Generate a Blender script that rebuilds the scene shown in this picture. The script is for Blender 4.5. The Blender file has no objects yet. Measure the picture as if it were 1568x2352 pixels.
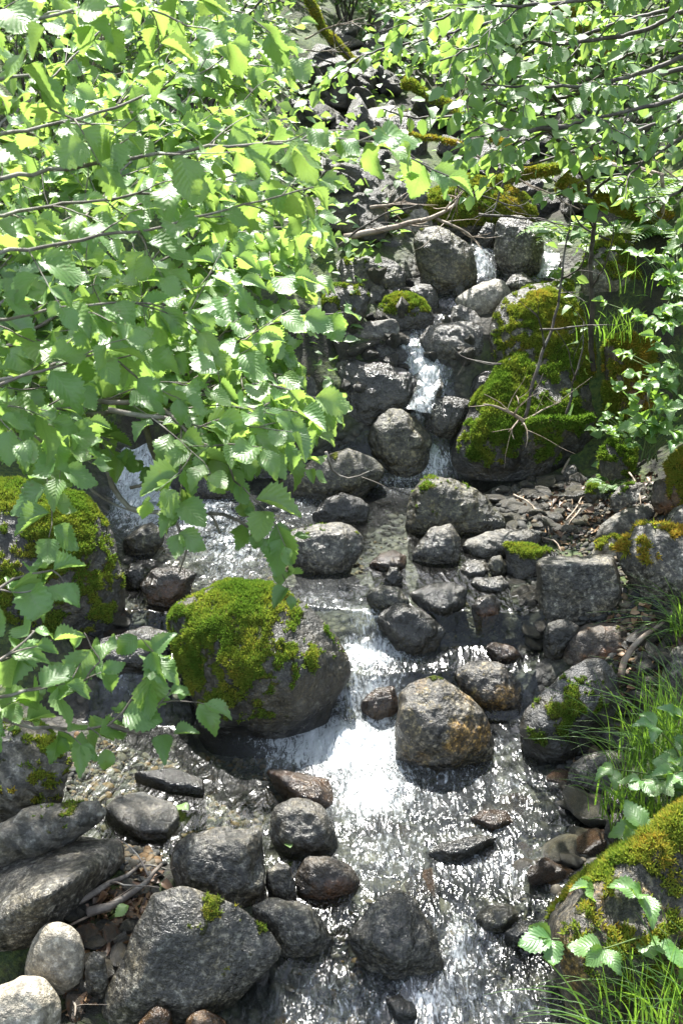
import bpy, bmesh, math, random
import numpy as np
R = math.radians
rng = np.random.default_rng(11)
S = bpy.context.scene
COL = S.collection

# ------------------------------------------------------------------ camera, sky, sun, exposure
CAMZ, PITCH = 2.6, R(24)
cd = bpy.data.cameras.new('camera'); cam = bpy.data.objects.new('camera', cd); COL.objects.link(cam)
cam.location = (0, 0, CAMZ); cam.rotation_euler = (math.pi/2-PITCH, 0, 0)
cd.sensor_fit = 'VERTICAL'; cd.sensor_height = 36; cd.sensor_width = 24; cd.lens = 40
cd.clip_start = .05; cd.clip_end = 400
cd.dof.use_dof = True; cd.dof.focus_distance = 4.6; cd.dof.aperture_fstop = 13
S.camera = cam
SUN_EL, SUN_AZ = R(54), R(-9)          # azimuth measured from +Y towards +X
w = bpy.data.worlds.new('World'); S.world = w; w.use_nodes = True
nt = w.node_tree; nt.nodes.clear()
sky = nt.nodes.new('ShaderNodeTexSky'); sky.sky_type = 'NISHITA'; sky.sun_disc = False
sky.sun_elevation = SUN_EL; sky.sun_rotation = SUN_AZ
bg = nt.nodes.new('ShaderNodeBackground'); bg.inputs['Strength'].default_value = .15
wo = nt.nodes.new('ShaderNodeOutputWorld')
hz = nt.nodes.new('ShaderNodeHueSaturation'); hz.inputs['Saturation'].default_value = .55
nt.links.new(sky.outputs[0], hz.inputs['Color']); nt.links.new(hz.outputs[0], bg.inputs[0]); nt.links.new(bg.outputs[0], wo.inputs[0])
sl = bpy.data.lights.new('sun', 'SUN'); sl.energy = 5.; sl.angle = R(.55); sl.color = (1, .97, .91)
sun = bpy.data.objects.new('sun', sl); COL.objects.link(sun)
sun.rotation_euler = (math.pi/2-SUN_EL, 0, -SUN_AZ+math.pi)
sun.location = (0, 5, 20)
S.view_settings.view_transform = 'Standard'; S.view_settings.look = 'None'
S.view_settings.exposure = 1.9; S.view_settings.gamma = 1
S.cycles.max_bounces = 8; S.cycles.transparent_max_bounces = 10
S.cycles.diffuse_bounces = 5; S.cycles.glossy_bounces = 3; S.cycles.transmission_bounces = 5
S.cycles.caustics_reflective = False; S.cycles.caustics_refractive = False
S.cycles.sample_clamp_indirect = 6

# ------------------------------------------------------------------ picture <-> place
FW = np.array([0, math.cos(PITCH), -math.sin(PITCH)]); UP = np.array([0, math.sin(PITCH), math.cos(PITCH)])
RT = np.array([1., 0, 0]); CAM = np.array([0, 0, CAMZ])
def ray(u, v): return FW + RT*((u-784)/784*.3) + UP*((1176-v)/1176*.45)
def at(u, v, Y):
    d = ray(u, v); return CAM + d*(Y/d[1])
def project(P):
    q = P-CAM; d = q@FW
    return 784+q[..., 0]/d/.3*784, 1176-(q@UP)/d/.45*1176

# ------------------------------------------------------------------ noise
_perm = np.random.default_rng(5).permutation(256); _perm = np.concatenate([_perm, _perm, _perm])
_g = np.random.default_rng(6).normal(size=(256, 3)); _g /= np.linalg.norm(_g, axis=1)[:, None]
def noise(P):
    P = np.asarray(P, float); i = np.floor(P).astype(int); f = P-i; i &= 255
    u = f*f*f*(f*(f*6-15)+10); out = 0
    for a in (0, 1):
        for b in (0, 1):
            for c in (0, 1):
                h = _perm[_perm[_perm[i[..., 0]+a]+i[..., 1]+b]+i[..., 2]+c]
                dt = (_g[h]*(f-np.array([a, b, c]))).sum(-1)
                wt = (u[..., 0] if a else 1-u[..., 0])*(u[..., 1] if b else 1-u[..., 1])*(u[..., 2] if c else 1-u[..., 2])
                out = out+wt*dt
    return out*1.6
def fbm(P, o=4):
    s = 0; a = 1.
    for k in range(o):
        s = s+a*noise(P*(2.03**k)+k*17.3); a *= .5
    return s
def sstep(a, b, x):
    t = np.clip((x-a)/(b-a), 0, 1); return t*t*(3-2*t)
def nrm(v): return v/np.maximum(np.linalg.norm(v, axis=-1, keepdims=True), 1e-9)

# ------------------------------------------------------------------ mesh helpers
def mesh(name, V, F, mat=None, smooth=True, attrs=None, uv=None):
    """one mesh from a vertex array and one face array (all triangles or all quads)"""
    V = np.ascontiguousarray(V, np.float32); F = np.ascontiguousarray(F, np.int32); k = F.shape[1]
    m = bpy.data.meshes.new(name); m.vertices.add(len(V)); m.vertices.foreach_set('co', V.ravel())
    m.loops.add(F.size); m.loops.foreach_set('vertex_index', F.ravel())
    m.polygons.add(len(F)); m.polygons.foreach_set('loop_start', np.arange(0, F.size, k, dtype=np.int32))
    if smooth: m.polygons.foreach_set('use_smooth', np.ones(len(F), bool))
    m.update(calc_edges=True)
    for n, a in (attrs or {}).items():
        at_ = m.attributes.new(n, 'FLOAT', 'POINT'); at_.data.foreach_set('value', np.ascontiguousarray(a, np.float32))
    if uv is not None:
        ul = m.uv_layers.new(name='uv'); ul.data.foreach_set('uv', np.ascontiguousarray(uv[F.ravel()], np.float32).ravel())
    if mat: m.materials.append(mat)
    return m
def link(name, me, parent=None, loc=None):
    o = bpy.data.objects.new(name, me); COL.objects.link(o)
    if loc is not None: o.location = [float(c) for c in loc]
    if parent: o.parent = parent
    return o
def tag(o, label=None, cat=None, group=None, kind=None):
    if label: o['label'] = label
    if cat: o['category'] = cat
    if group: o['group'] = group
    if kind: o['kind'] = kind
    return o
def tube(pts, rad, n=6):
    pts = np.asarray(pts, float); rad = np.broadcast_to(np.asarray(rad, float), (len(pts),))
    T = nrm(np.gradient(pts, axis=0)); ref = np.array([.13, .31, .94])
    A = nrm(np.cross(T, ref)); B = np.cross(T, A); th = np.arange(n)*2*math.pi/n
    V = pts[:, None]+rad[:, None, None]*(np.cos(th)[None, :, None]*A[:, None]+np.sin(th)[None, :, None]*B[:, None])
    V = V.reshape(-1, 3); F = []
    for i in range(len(pts)-1):
        for j in range(n):
            F.append((i*n+j, i*n+(j+1) % n, (i+1)*n+(j+1) % n, (i+1)*n+j))
    c = (len(pts)-1)*n
    V = np.vstack([V, pts[:1]-T[:1]*rad[0]*.3, pts[-1:]+T[-1:]*rad[-1]*.5]); e = len(V)-1
    for j in range(n):
        F.append((e-1, (j+1) % n, j, j)); F.append((c+j, c+(j+1) % n, e, e))
    return V, np.array(F)
def tubes_mesh(name, tl, mat):
    """several touching tubes of one limb -> one triangle mesh"""
    Vs, Fs, o = [], [], 0
    for V, F in tl:
        Vs.append(V); Fs.append(F+o); o += len(V)
    V = np.vstack(Vs); F = np.vstack(Fs)
    T = np.vstack([F[:, [0, 1, 2]], F[F[:, 2] != F[:, 3]][:, [0, 2, 3]]])
    return mesh(name, V, T, mat)
def spline(P, step=.04):
    P = np.asarray(P, float); Q = np.vstack([2*P[0]-P[1], P, 2*P[-1]-P[-2]]); out = []
    for i in range(1, len(Q)-2):
        n = max(2, int(np.linalg.norm(Q[i+1]-Q[i])/step))
        t = np.arange(n)[:, None]/n
        a, b, c, d = Q[i-1], Q[i], Q[i+1], Q[i+2]
        out.append(.5*(2*b+(c-a)*t+(2*a-5*b+4*c-d)*t*t+(3*b-a-3*c+d)*t**3))
    return np.vstack(out+[P[-1:]])

# ------------------------------------------------------------------ materials
def M(name):
    m = bpy.data.materials.new(name); m.use_nodes = True; t = m.node_tree; t.nodes.clear()
    out = t.nodes.new('ShaderNodeOutputMaterial')
    def N(kind, **kw):
        n = t.nodes.new('ShaderNode'+kind)
        for k, v in kw.items():
            if k.startswith('i_'): n.inputs[int(k[2:]) if k[2:].isdigit() else k[2:].replace('_', ' ')].default_value = v
            else: setattr(n, k, v)
        return n
    def L(a, b): t.links.new(a, b)
    def noise_(vec, scale, detail=4, rough=.55, dist=0):
        n = N('TexNoise'); n.inputs['Scale'].default_value = scale; n.inputs['Detail'].default_value = detail
        n.inputs['Roughness'].default_value = rough; n.inputs['Distortion'].default_value = dist
        if vec is not None: L(vec, n.inputs['Vector'])
        return n.outputs['Fac']
    def ramp(fac, *stops):
        r = N('ValToRGB'); e = r.color_ramp.elements
        while len(e) < len(stops): e.new(.5)
        for el, (p, c) in zip(e, stops):
            el.position = p; el.color = (*((c,)*3 if not hasattr(c, '__len__') else c), 1)
        L(fac, r.inputs[0]); return r.outputs[0]
    def mix(fac, a, b, mode='MIX'):
        n = N('Mix', data_type='RGBA', blend_type=mode)
        for s, v in ((0, fac), (6, a), (7, b)):
            if hasattr(v, 'is_linked'): L(v, n.inputs[s])
            else: n.inputs[s].default_value = (*v, 1) if hasattr(v, '__len__') else v
        return n.outputs[2]
    def math_(op, a, b=0., c=0.):
        n = N('Math', operation=op)
        for s, v in enumerate((a, b, c)):
            if hasattr(v, 'is_linked'): L(v, n.inputs[s])
            else: n.inputs[s].default_value = v
        return n.outputs[0]
    def attr(n): return N('Attribute', attribute_name=n).outputs['Fac']
    def bump(h, strength, dist=.01, normal=None):
        b = N('Bump'); b.inputs['Strength'].default_value = strength; b.inputs['Distance'].default_value = dist
        L(h, b.inputs['Height'])
        if normal: L(normal, b.inputs['Normal'])
        return b.outputs[0]
    class X: pass
    x = X(); x.m, x.N, x.L, x.out = m, N, L, out
    x.noise, x.ramp, x.mix, x.math, x.attr, x.bump = noise_, ramp, mix, math_, attr, bump
    return x
def map01(x, f, a, b): # smooth contrast
    n = x.N('MapRange', interpolation_type='SMOOTHSTEP'); x.L(f, n.inputs[0]); n.inputs[1].default_value = a; n.inputs[2].default_value = b
    return n.outputs[0]

def rock_mat(name, dark, light, speck=.5, lich=(.34, .34, .29), lichen=.25, rough=.43, sc=1., stain=None, band=0):
    x = M(name); v = x.N('TexCoord').outputs['Object']
    oi = x.N('ObjectInfo').outputs['Random']
    a = x.noise(v, 3.2*sc, 9, .62, .4); b = x.noise(v, 95*sc, 3, .7); c = x.noise(v, 11*sc, 6, .6); d = x.noise(v, 38*sc, 5, .65)
    if band:
        w_ = x.N('TexWave', bands_direction='DIAGONAL'); x.L(v, w_.inputs['Vector'])
        for k, q in (('Scale', 5.), ('Distortion', 7.), ('Detail', 4.), ('Detail Scale', 2.)): w_.inputs[k].default_value = q
        a = x.math('ADD', x.math('MULTIPLY', a, 1-band), x.math('MULTIPLY', w_.outputs['Fac'], band))
    dark, light = tuple(q*k for q, k in zip(dark, (.31, .295, .255))), tuple(q*k for q, k in zip(light, (.47, .44, .385)))
    col = x.mix(map01(x, a, .36, .64), dark, light)
    e = x.noise(v, 20*sc, 7, .7, .8)
    col = x.mix(x.math('MULTIPLY', map01(x, d, .44, .6), .7), col, x.mix(1., col, (.34, .34, .36), 'MULTIPLY'))
    col = x.mix(x.math('MULTIPLY', map01(x, e, .53, .63), lichen*1.6), col, tuple(q*.62 for q in lich))
    col = x.mix(x.math('MULTIPLY', map01(x, c, .56, .66), lichen), col, tuple(q*.55 for q in lich))
    col = x.mix(x.math('MULTIPLY', map01(x, x.noise(v, 2.4*sc, 6, .65, .6), .44, .62), .75), col, x.mix(.62, col, (.062, .046, .014)))
    if stain: col = x.mix(x.math('MULTIPLY', map01(x, x.noise(v, 4.5, 5, .6), .5, .64), .8), col, stain)
    sp = x.ramp(x.noise(v, 58*sc, 3, .75), (.38, .12), (.47, .75), (.54, 1.), (.63, 3.8))
    col = x.mix(speck, col, x.mix(1., col, sp, 'MULTIPLY'))
    hs = x.N('HueSaturation'); x.L(col, hs.inputs['Color']); x.L(x.math('MULTIPLY_ADD', oi, .45, .78), hs.inputs['Value']); col = hs.outputs[0]
    wet = x.attr('wet'); ms = x.attr('moss')
    fine = x.noise(v, 60, 3, .6)
    col = x.mix(x.math('MULTIPLY', wet, .72), col, (.006, .006, .005))
    mm = x.noise(v, 7, 5, .6)
    mcol = x.mix(map01(x, mm, .38, .62), (.045, .06, .01), (.11, .115, .018))
    mcol = x.mix(map01(x, x.noise(v, 3.1, 3, .5), .55, .7), mcol, (.10, .065, .014))
    mk = map01(x, x.math('ADD', ms, x.math('MULTIPLY_ADD', fine, .7, -.35)), .35, .6)
    col = x.mix(mk, col, mcol)
    p = x.N('BsdfPrincipled'); x.L(col, p.inputs['Base Color'])
    rg = x.math('MULTIPLY_ADD', wet, -(rough-.15), rough)
    rg = x.math('ADD', rg, x.math('MULTIPLY_ADD', d, .2, -.1)); rg = x.math('MAXIMUM', rg, x.math('MULTIPLY', mk, .95))
    x.L(rg, p.inputs['Roughness'])
    x.L(x.math('MULTIPLY_ADD', mk, -.5, .6), p.inputs['Specular IOR Level'])
    h = x.math('ADD', x.math('MULTIPLY', b, .4), x.math('ADD', d, x.math('MULTIPLY', c, .7)))
    h = x.math('ADD', h, x.math('MULTIPLY', x.math('MULTIPLY', mk, fine), 2.5))
    x.L(x.bump(h, .85, .016), p.inputs['Normal'])
    x.L(p.outputs[0], x.out.inputs[0]); return x.m
RM = {
 'granite': rock_mat('granite', (.135, .132, .12), (.29, .282, .255), .8, lichen=.2),
 'grey':    rock_mat('grey_stone', (.095, .092, .082), (.21, .2, .18), .5),
 'dark':    rock_mat('dark_wet_stone', (.030, .031, .029), (.10, .098, .088), .5, (.18, .18, .155), .3, .5),
 'slate':   rock_mat('blue_slate', (.05, .055, .062), (.125, .13, .14), .18, (.2, .21, .21), .25, .45, band=.5),
 'olive':   rock_mat('olive_stone', (.075, .075, .05), (.17, .165, .11), .7, (.22, .21, .13), .4, .55),
 'brown':   rock_mat('brown_stone', (.09, .068, .05), (.19, .15, .115), .35, (.2, .17, .14), .3, .5, stain=(.14, .055, .015)),
 'rust':    rock_mat('rusty_stone', (.10, .045, .02), (.21, .11, .045), .3, (.22, .14, .07), .4, .35),
 'speckle': rock_mat('speckled_stone', (.10, .095, .085), (.22, .205, .18), .95, (.2, .15, .05), .45, .5, stain=(.15, .085, .018)),
 'pale':    rock_mat('pale_river_stone', (.75, .7, .62), (.75, .72, .64), .3, (.45, .43, .38), .3, .6),
 'schist':  rock_mat('grey_schist', (.15, .147, .132), (.31, .30, .27), .3, (.3, .3, .27), .35, .6, band=.45),
}
def moss_mat():
    x = M('moss'); tn = x.attr('tint')
    col = x.ramp(tn, (0., (.06, .12, .018)), (.4, (.105, .17, .028)), (.7, (.22, .24, .04)), (1., (.36, .22, .045)))
    d = x.N('BsdfDiffuse'); x.L(col, d.inputs[0]); t = x.N('BsdfTranslucent')
    x.L(x.mix(1., col, (1.5, 1.6, 1.), 'MULTIPLY'), t.inputs[0])
    ms = x.N('MixShader'); ms.inputs[0].default_value = .4; x.L(d.outputs[0], ms.inputs[1]); x.L(t.outputs[0], ms.inputs[2])
    x.L(ms.outputs[0], x.out.inputs[0]); return x.m
MOSS = moss_mat()
def leaf_mat(name, top, under, trans, gloss=.34, tmix=.42):
    x = M(name); uvn = x.N('UVMap'); sep = x.N('SeparateXYZ'); x.L(uvn.outputs[0], sep.inputs[0])
    u, v = sep.outputs[0], sep.outputs[1]; tn = x.attr('tint')
    ax = x.math('ABSOLUTE', x.math('SUBTRACT', u, .5))
    ph = x.math('FRACT', x.math('MULTIPLY', x.math('SUBTRACT', v, x.math('MULTIPLY', ax, .75)), 8.))
    side = x.math('ABSOLUTE', x.math('SUBTRACT', ph, .5))
    vein = x.math('MAXIMUM', map01(x, side, .38, .5), map01(x, ax, .05, .015))
    tc = x.N('TexCoord').outputs['Object']; n = x.noise(tc, 24, 3)
    c = x.mix(map01(x, x.math('ADD', tn, x.math('MULTIPLY_ADD', n, .5, -.25)), .1, .95), top, tuple(q*f for q, f in zip(top, (1.75, 1.35, 1.2))))
    c = x.mix(x.math('MULTIPLY', vein, .5), c, under)
    c = x.mix(x.math('MULTIPLY', map01(x, x.noise(tc, 75, 2, .5), .66, .72), .6), c, (.10, .075, .025))
    geo = x.N('NewGeometry').outputs['Backfacing']; c = x.mix(geo, c, under)
    p = x.N('BsdfPrincipled'); x.L(c, p.inputs['Base Color'])
    x.L(x.math('MULTIPLY_ADD', geo, .3, gloss), p.inputs['Roughness']); x.L(x.math('MULTIPLY_ADD', geo, -.6, .95), p.inputs['Specular IOR Level'])
    x.L(x.bump(side, .42, .003), p.inputs['Normal'])
    t = x.N('BsdfTranslucent'); tcol = x.mix(x.math('MULTIPLY', vein, .45), trans, tuple(q*.55 for q in trans))
    tcol = x.mix(tn, tcol, tuple(q*f for q, f in zip(trans, (1.2, 1.06, 1.)))); x.L(tcol, t.inputs[0])
    ms = x.N('MixShader'); ms.inputs[0].default_value = tmix; x.L(p.outputs[0], ms.inputs[1]); x.L(t.outputs[0], ms.inputs[2])
    x.L(ms.outputs[0], x.out.inputs[0]); return x.m
LEAF = leaf_mat('alder_leaf', (.095, .205, .05), (.17, .27, .10), (.35, .56, .11), .47, .41)
LEAF2 = leaf_mat('shrub_leaf', (.075, .175, .042), (.12, .21, .08), (.32, .53, .10), .47, .41)
WILLOW = leaf_mat('willow_leaf', (.075, .13, .06), (.16, .21, .13), (.20, .33, .08), .42)
HERB = leaf_mat('herb_leaf', (.085, .2, .05), (.11, .2, .06), (.24, .42, .05), .42)
GRASS = leaf_mat('grass_blade', (.05, .13, .018), (.07, .16, .03), (.2, .38, .04), .4)
def bark_mat(name, a, b, lich, lk=.4):
    x = M(name); v = x.N('TexCoord').outputs['Object']; n = x.noise(v, 22, 6, .65); k = x.noise(v, 60, 4)
    c = x.mix(map01(x, n, .35, .65), a, b); c = x.mix(x.math('MULTIPLY', map01(x, x.noise(v, 13, 5, .6), .5, .62), lk), c, lich)
    p = x.N('BsdfPrincipled'); x.L(c, p.inputs['Base Color']); p.inputs['Roughness'].default_value = .7
    x.L(x.bump(x.math('ADD', n, k), .6, .004), p.inputs['Normal']); x.L(p.outputs[0], x.out.inputs[0]); return x.m
BARK = bark_mat('alder_bark', (.075, .062, .052), (.17, .145, .12), (.3, .3, .27))
DARKBARK = bark_mat('dark_twig_bark', (.03, .024, .02), (.075, .06, .05), (.2, .2, .17), .35)
WOOD = bark_mat('bare_drift_wood', (.13, .095, .065), (.27, .21, .155), (.34, .3, .25))
MOSSBARK = bark_mat('mossy_bark', (.05, .042, .02), (.10, .085, .03), (.12, .11, .02), .9)
def litter_mat():
    x = M('dead_leaf'); tn = x.attr('tint')
    c = x.ramp(tn, (0., (.035, .02, .012)), (.5, (.10, .052, .025)), (.85, (.2, .12, .06)), (1., (.3, .2, .11)))
    p = x.N('BsdfPrincipled'); x.L(c, p.inputs['Base Color']); p.inputs['Roughness'].default_value = .5
    x.L(p.outputs[0], x.out.inputs[0]); return x.m
LITTER = litter_mat()
def gravel_mat():
    x = M('gravel_stone'); tn = x.attr('tint')
    c = x.ramp(tn, (0., (.02, .021, .02)), (.3, (.05, .05, .045)), (.55, (.09, .078, .055)), (.8, (.12, .07, .028)), (1., (.20, .185, .16)))
    v = x.N('TexCoord').outputs['Object']; c = x.mix(.5, c, x.mix(1., c, x.ramp(x.noise(v, 90, 3), (.35, .4), (.65, 1.6)), 'MULTIPLY'))
    p = x.N('BsdfPrincipled'); x.L(c, p.inputs['Base Color']); p.inputs['Roughness'].default_value = .7; p.inputs['Specular IOR Level'].default_value = .2
    x.L(p.outputs[0], x.out.inputs[0]); return x.m
GRAVEL = gravel_mat()
def ground_mat():
    x = M('stream_bank_soil'); v = x.N('TexCoord').outputs['Object']
    vo = x.N('TexVoronoi'); vo.inputs['Scale'].default_value = 26; x.L(v, vo.inputs['Vector'])
    a = x.noise(v, 5, 8, .65); b = x.noise(v, 45, 5, .65)
    soil = x.mix(map01(x, a, .35, .65), (.008, .008, .005), (.03, .026, .014))
    peb = x.mix(map01(x, x.noise(v, 26, 2), .35, .65), (.025, .026, .023), (.085, .075, .055))
    peb = x.mix(map01(x, vo.outputs['Distance'], .35, .6), peb, (.02, .018, .014))
    bed = x.attr('bed'); c = x.mix(bed, soil, peb)
    g = map01(x, x.math('ADD', x.noise(v, 2.2, 6, .6), x.math('MULTIPLY', b, .2)), .48, .66)
    ms = x.math('MULTIPLY', g, x.math('SUBTRACT', 1., bed)); c = x.mix(ms, c, x.mix(map01(x, b, .4, .6), (.02, .045, .008), (.06, .085, .014)))
    p = x.N('BsdfPrincipled'); x.L(c, p.inputs['Base Color']); x.L(x.math('MULTIPLY_ADD', bed, -.3, .85), p.inputs['Roughness'])
    h = x.math('SUBTRACT', x.math('ADD', b, a), x.math('MULTIPLY', vo.outputs['Distance'], x.math('MULTIPLY', bed, 1.5)))
    x.L(x.bump(h, .9, .02), p.inputs['Normal']); x.L(p.outputs[0], x.out.inputs[0]); return x.m
SOIL = ground_mat()
def water_mat():
    x = M('stream_water'); v = x.N('TexCoord').outputs['Object']; foam = x.attr('foam'); turb = x.attr('turb')
    mp = x.N('Mapping'); x.L(v, mp.inputs[0]); mp.inputs['Scale'].default_value = (1.5, .55, 1.)
    n1 = x.noise(mp.outputs[0], 15, 3, .5, .8); n2 = x.noise(mp.outputs[0], 46, 2, .5)
    h = x.math('MULTIPLY', x.math('ADD', n1, x.math('MULTIPLY', n2, .16)), x.math('MULTIPLY_ADD', turb, 1.3, .3))
    nb = x.bump(h, 1., .02)
    fr = x.N('Fresnel'); fr.inputs[0].default_value = 1.33; x.L(nb, fr.inputs['Normal'])
    tr = x.N('BsdfTransparent'); tr.inputs[0].default_value = (.78, .83, .76, 1)
    gl = x.N('BsdfGlossy'); gl.inputs['Color'].default_value = (1, 1, 1, 1); gl.inputs['Roughness'].default_value = .14; x.L(nb, gl.inputs['Normal'])
    m1 = x.N('MixShader'); x.L(fr.outputs[0], m1.inputs[0]); x.L(tr.outputs[0], m1.inputs[1]); x.L(gl.outputs[0], m1.inputs[2])
    mp2 = x.N('Mapping'); x.L(v, mp2.inputs[0]); mp2.inputs['Scale'].default_value = (1., .34, .4)
    s = x.noise(mp2.outputs[0], 44, 6, .72, 1.6); s2 = x.noise(v, 130, 3, .6)
    k = x.math('ADD', foam, x.math('MULTIPLY_ADD', s, 2.2, -1.15)); k = x.math('ADD', k, x.math('MULTIPLY_ADD', s2, .5, -.25))
    k = x.math('MULTIPLY', map01(x, k, .22, .95), x.math('MINIMUM', x.math('MULTIPLY', foam, 4.), .93)); k = x.math('MAXIMUM', k, x.math('MULTIPLY', foam, .2))
    df = x.N('BsdfDiffuse'); df.inputs[0].default_value = (.62, .66, .68, 1); x.L(x.bump(s, .7, .02, nb), df.inputs['Normal'])
    tl = x.N('BsdfTranslucent'); tl.inputs[0].default_value = (.7, .76, .78, 1)
    fm = x.N('MixShader'); fm.inputs[0].default_value = .3; x.L(df.outputs[0], fm.inputs[1]); x.L(tl.outputs[0], fm.inputs[2])
    fg = x.N('MixShader'); fg.inputs[0].default_value = .12; x.L(fm.outputs[0], fg.inputs[1]); x.L(gl.outputs[0], fg.inputs[2])
    m2 = x.N('MixShader'); x.L(k, m2.inputs[0]); x.L(m1.outputs[0], m2.inputs[1]); x.L(fg.outputs[0], m2.inputs[2])
    x.L(m2.outputs[0], x.out.inputs[0]); return x.m
WATER = water_mat()

# ------------------------------------------------------------------ the lie of the land
WY = [0, 2.0, 2.36, 2.75, 2.95, 3.78, 3.82, 3.94, 4.10, 4.20, 4.6, 5.52, 5.58, 5.80, 5.92, 6.10, 6.5, 6.70, 6.90, 7.5, 8.2, 9., 10.2, 11, 13, 16, 22, 40, 90]
WZ = [-.35, -.13, -.08, -.03, .0, .02, .04, .145, .17, .28, .305, .34, .38, .62, .70, .90, 1.016, 1.127, 1.239, 1.345, 1.52, 1.70, 2.0, 2.25, 2.95, 4.6, 9, 24, 58]
EY = [0, 2.0, 2.36, 2.8, 3.0, 3.15, 3.75, 3.95, 4.15, 4.6, 5.2, 5.55, 5.68, 5.8, 6.1, 6.3, 6.5, 6.8, 7.2, 7.6, 8.2]
EL = [-.5, -.42, -.28, -.15, -.6, -1.0, -1.0, -.95, -.95, -1.08, -1.15, -1.05, .15, .28, .33, .35, .42, .52, .7, .85, .9]
ER = [.8, .74, .66, .68, .80, .93, .80, .80, .92, .80, .75, .95, .80, .62, .52, .6, .85, 1.25, 1.3, 1.2, 1.1]
def wl(y, x=None):
    if x is None: return np.interp(y, WY, WZ)
    P = np.stack([np.asarray(x, float)*2.1, np.asarray(y, float)*.7, 0*np.asarray(x, float)+3.3], -1)
    return np.interp(y+.10*noise(P)+.04*noise(P*2.9+5), WY, WZ)
def edge(x, y): return np.maximum(np.interp(y, EY, EL)-x, x-np.interp(y, EY, ER))
def ground(x, y):
    x = np.asarray(x, float); y = np.asarray(y, float)
    l = np.interp(y, EY, EL)-x; r = x-np.interp(y, EY, ER); o = np.maximum(l, r)
    z = wl(y, x)-.11*sstep(-.02, .3, -o)*np.where(y > 5.7, .5, 1)
    sl_ = np.interp(y, [2, 3.0, 3.5, 5, 7], [.04, .06, .35, .5, .25]); sr = np.interp(y, [2, 3.5, 4.2, 5.4, 6.2], [.3, .25, .12, .14, .25])
    L_ = np.clip(l, 0, None); R_ = np.clip(r, 0, None)
    z = z+np.minimum(sl_*L_+.35*np.clip(L_-.9, 0, None), .25*L_+1.2)*(y < 40)
    z = z+np.minimum(sr*R_+.45*np.clip(R_-.5, 0, None), .25*R_+1.2)
    P = np.stack([x, y, np.zeros_like(x)], -1)
    z = z+.035*fbm(P*2.3, 4)*sstep(-.1, .2, o)+.012*fbm(P*7, 3)+.25*fbm(P*.5, 3)*sstep(7.5, 10, y)
    return z
_hx = np.arange(-8, 8.001, .02); _hy = np.arange(0, 18.001, .02)
_HX, _HY = np.meshgrid(_hx, _hy); _HZ = ground(_HX, _HY); del _HX, _HY
def gfast(x, y):
    """ground height read from a 2 cm table (the full noise is slow)"""
    a = np.clip((np.asarray(x)+8)/.02, 0, len(_hx)-1.001); b = np.clip(np.asarray(y)/.02, 0, len(_hy)-1.001)
    i = a.astype(int); j = b.astype(int); f = a-i; g = b-j
    return (_HZ[j, i]*(1-f)+_HZ[j, i+1]*f)*(1-g)+(_HZ[j+1, i]*(1-f)+_HZ[j+1, i+1]*f)*g
def surf(x, y): return np.where(edge(x, y) < 0, np.maximum(gfast(x, y), wl(y, x)), gfast(x, y))
_tt = np.linspace(1.8, 17, 1000)
def cast(u, v):
    d = ray(u, v); P = CAM+_tt[:, None]*d
    i = np.argmax(P[:, 2] < surf(P[:, 0], P[:, 1])); a, b = _tt[max(i-1, 0)], _tt[i]
    for _ in range(14):
        m = (a+b)/2; p = CAM+m*d
        if p[2] < surf(p[0], p[1]): b = m
        else: a = m
    return CAM+b*d
def castn(uv):
    """many rays at once"""
    out = []
    for k in range(0, len(uv), 400):
        D = np.array([ray(u, v) for u, v in uv[k:k+400]]); P = CAM+_tt[None, :, None]*D[:, None]
        out.append(CAM+D*_tt[np.argmax(P[..., 2] < surf(P[..., 0], P[..., 1]), 1)][:, None])
    return np.vstack(out)

# ground: one sheet, fine near the stream
gx = np.unique(np.concatenate([np.linspace(-2.2, 2.2, 200), np.linspace(-6, 6, 120), np.linspace(-60, 60, 60)]))
gy = np.unique(np.concatenate([np.linspace(1.5, 8.2, 300), np.linspace(-4, 16, 140), np.linspace(-40, 90, 70)]))
X, Y = np.meshgrid(gx, gy); Z = ground(X, Y)
nx, ny = len(gx), len(gy); idx = np.arange(nx*ny).reshape(ny, nx)
GF = np.stack([idx[:-1, :-1], idx[:-1, 1:], idx[1:, 1:], idx[1:, :-1]], -1).reshape(-1, 4)
bedm = (sstep(.35, -.02, edge(X, Y))*sstep(7.1, 6.7, Y)).ravel()
tag(link('ground', mesh('ground', np.stack([X, Y, Z], -1).reshape(-1, 3), GF, SOIL, attrs={'bed': bedm})), kind='structure')

# stream: water surface with waves and foam
FOAM = [(930, 1720, 90, 40, .55), (960, 1840, 120, 45, .42), (1150, 1800, 120, 40, .3), (1130, 1990, 140, 45, .34),(845, 1420, 50, 40, .55), (850, 1500, 85, 32, .85), (835, 1590, 75, 50, .75), (790, 1710, 135, 55, 1.15), (850, 1810, 85, 65, .9),
        (1000, 1780, 120, 60, .4), (1050, 1900, 200, 60, .27), (890, 1960, 100, 80, .42), (1060, 2180, 60, 80, .6), (1010, 2300, 110, 60, .62), (1120, 2320, 120, 50, .5),
        (800, 2300, 140, 60, .42), (660, 1740, 60, 40, .5), (330, 1130, 70, 70, 1.1), (450, 1175, 85, 40, .75), (530, 1240, 80, 60, .6), (520, 1300, 60, 50, .45), (690, 1165, 60, 30, .4),
        (990, 1065, 45, 30, .75), (920, 1105, 60, 25, .45), (975, 850, 40, 80, .9), (945, 785, 40, 22, .6), (880, 1065, 20, 40, .4), (270, 1520, 50, 60, .5),
        (1110, 595, 22, 40, .75), (1255, 610, 28, 35, .65), (1160, 1710, 50, 30, .35), (740, 1380, 60, 40, .35), (1180, 1600, 60, 40, .3), (1050, 700, 40, 20, .3)]
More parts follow.
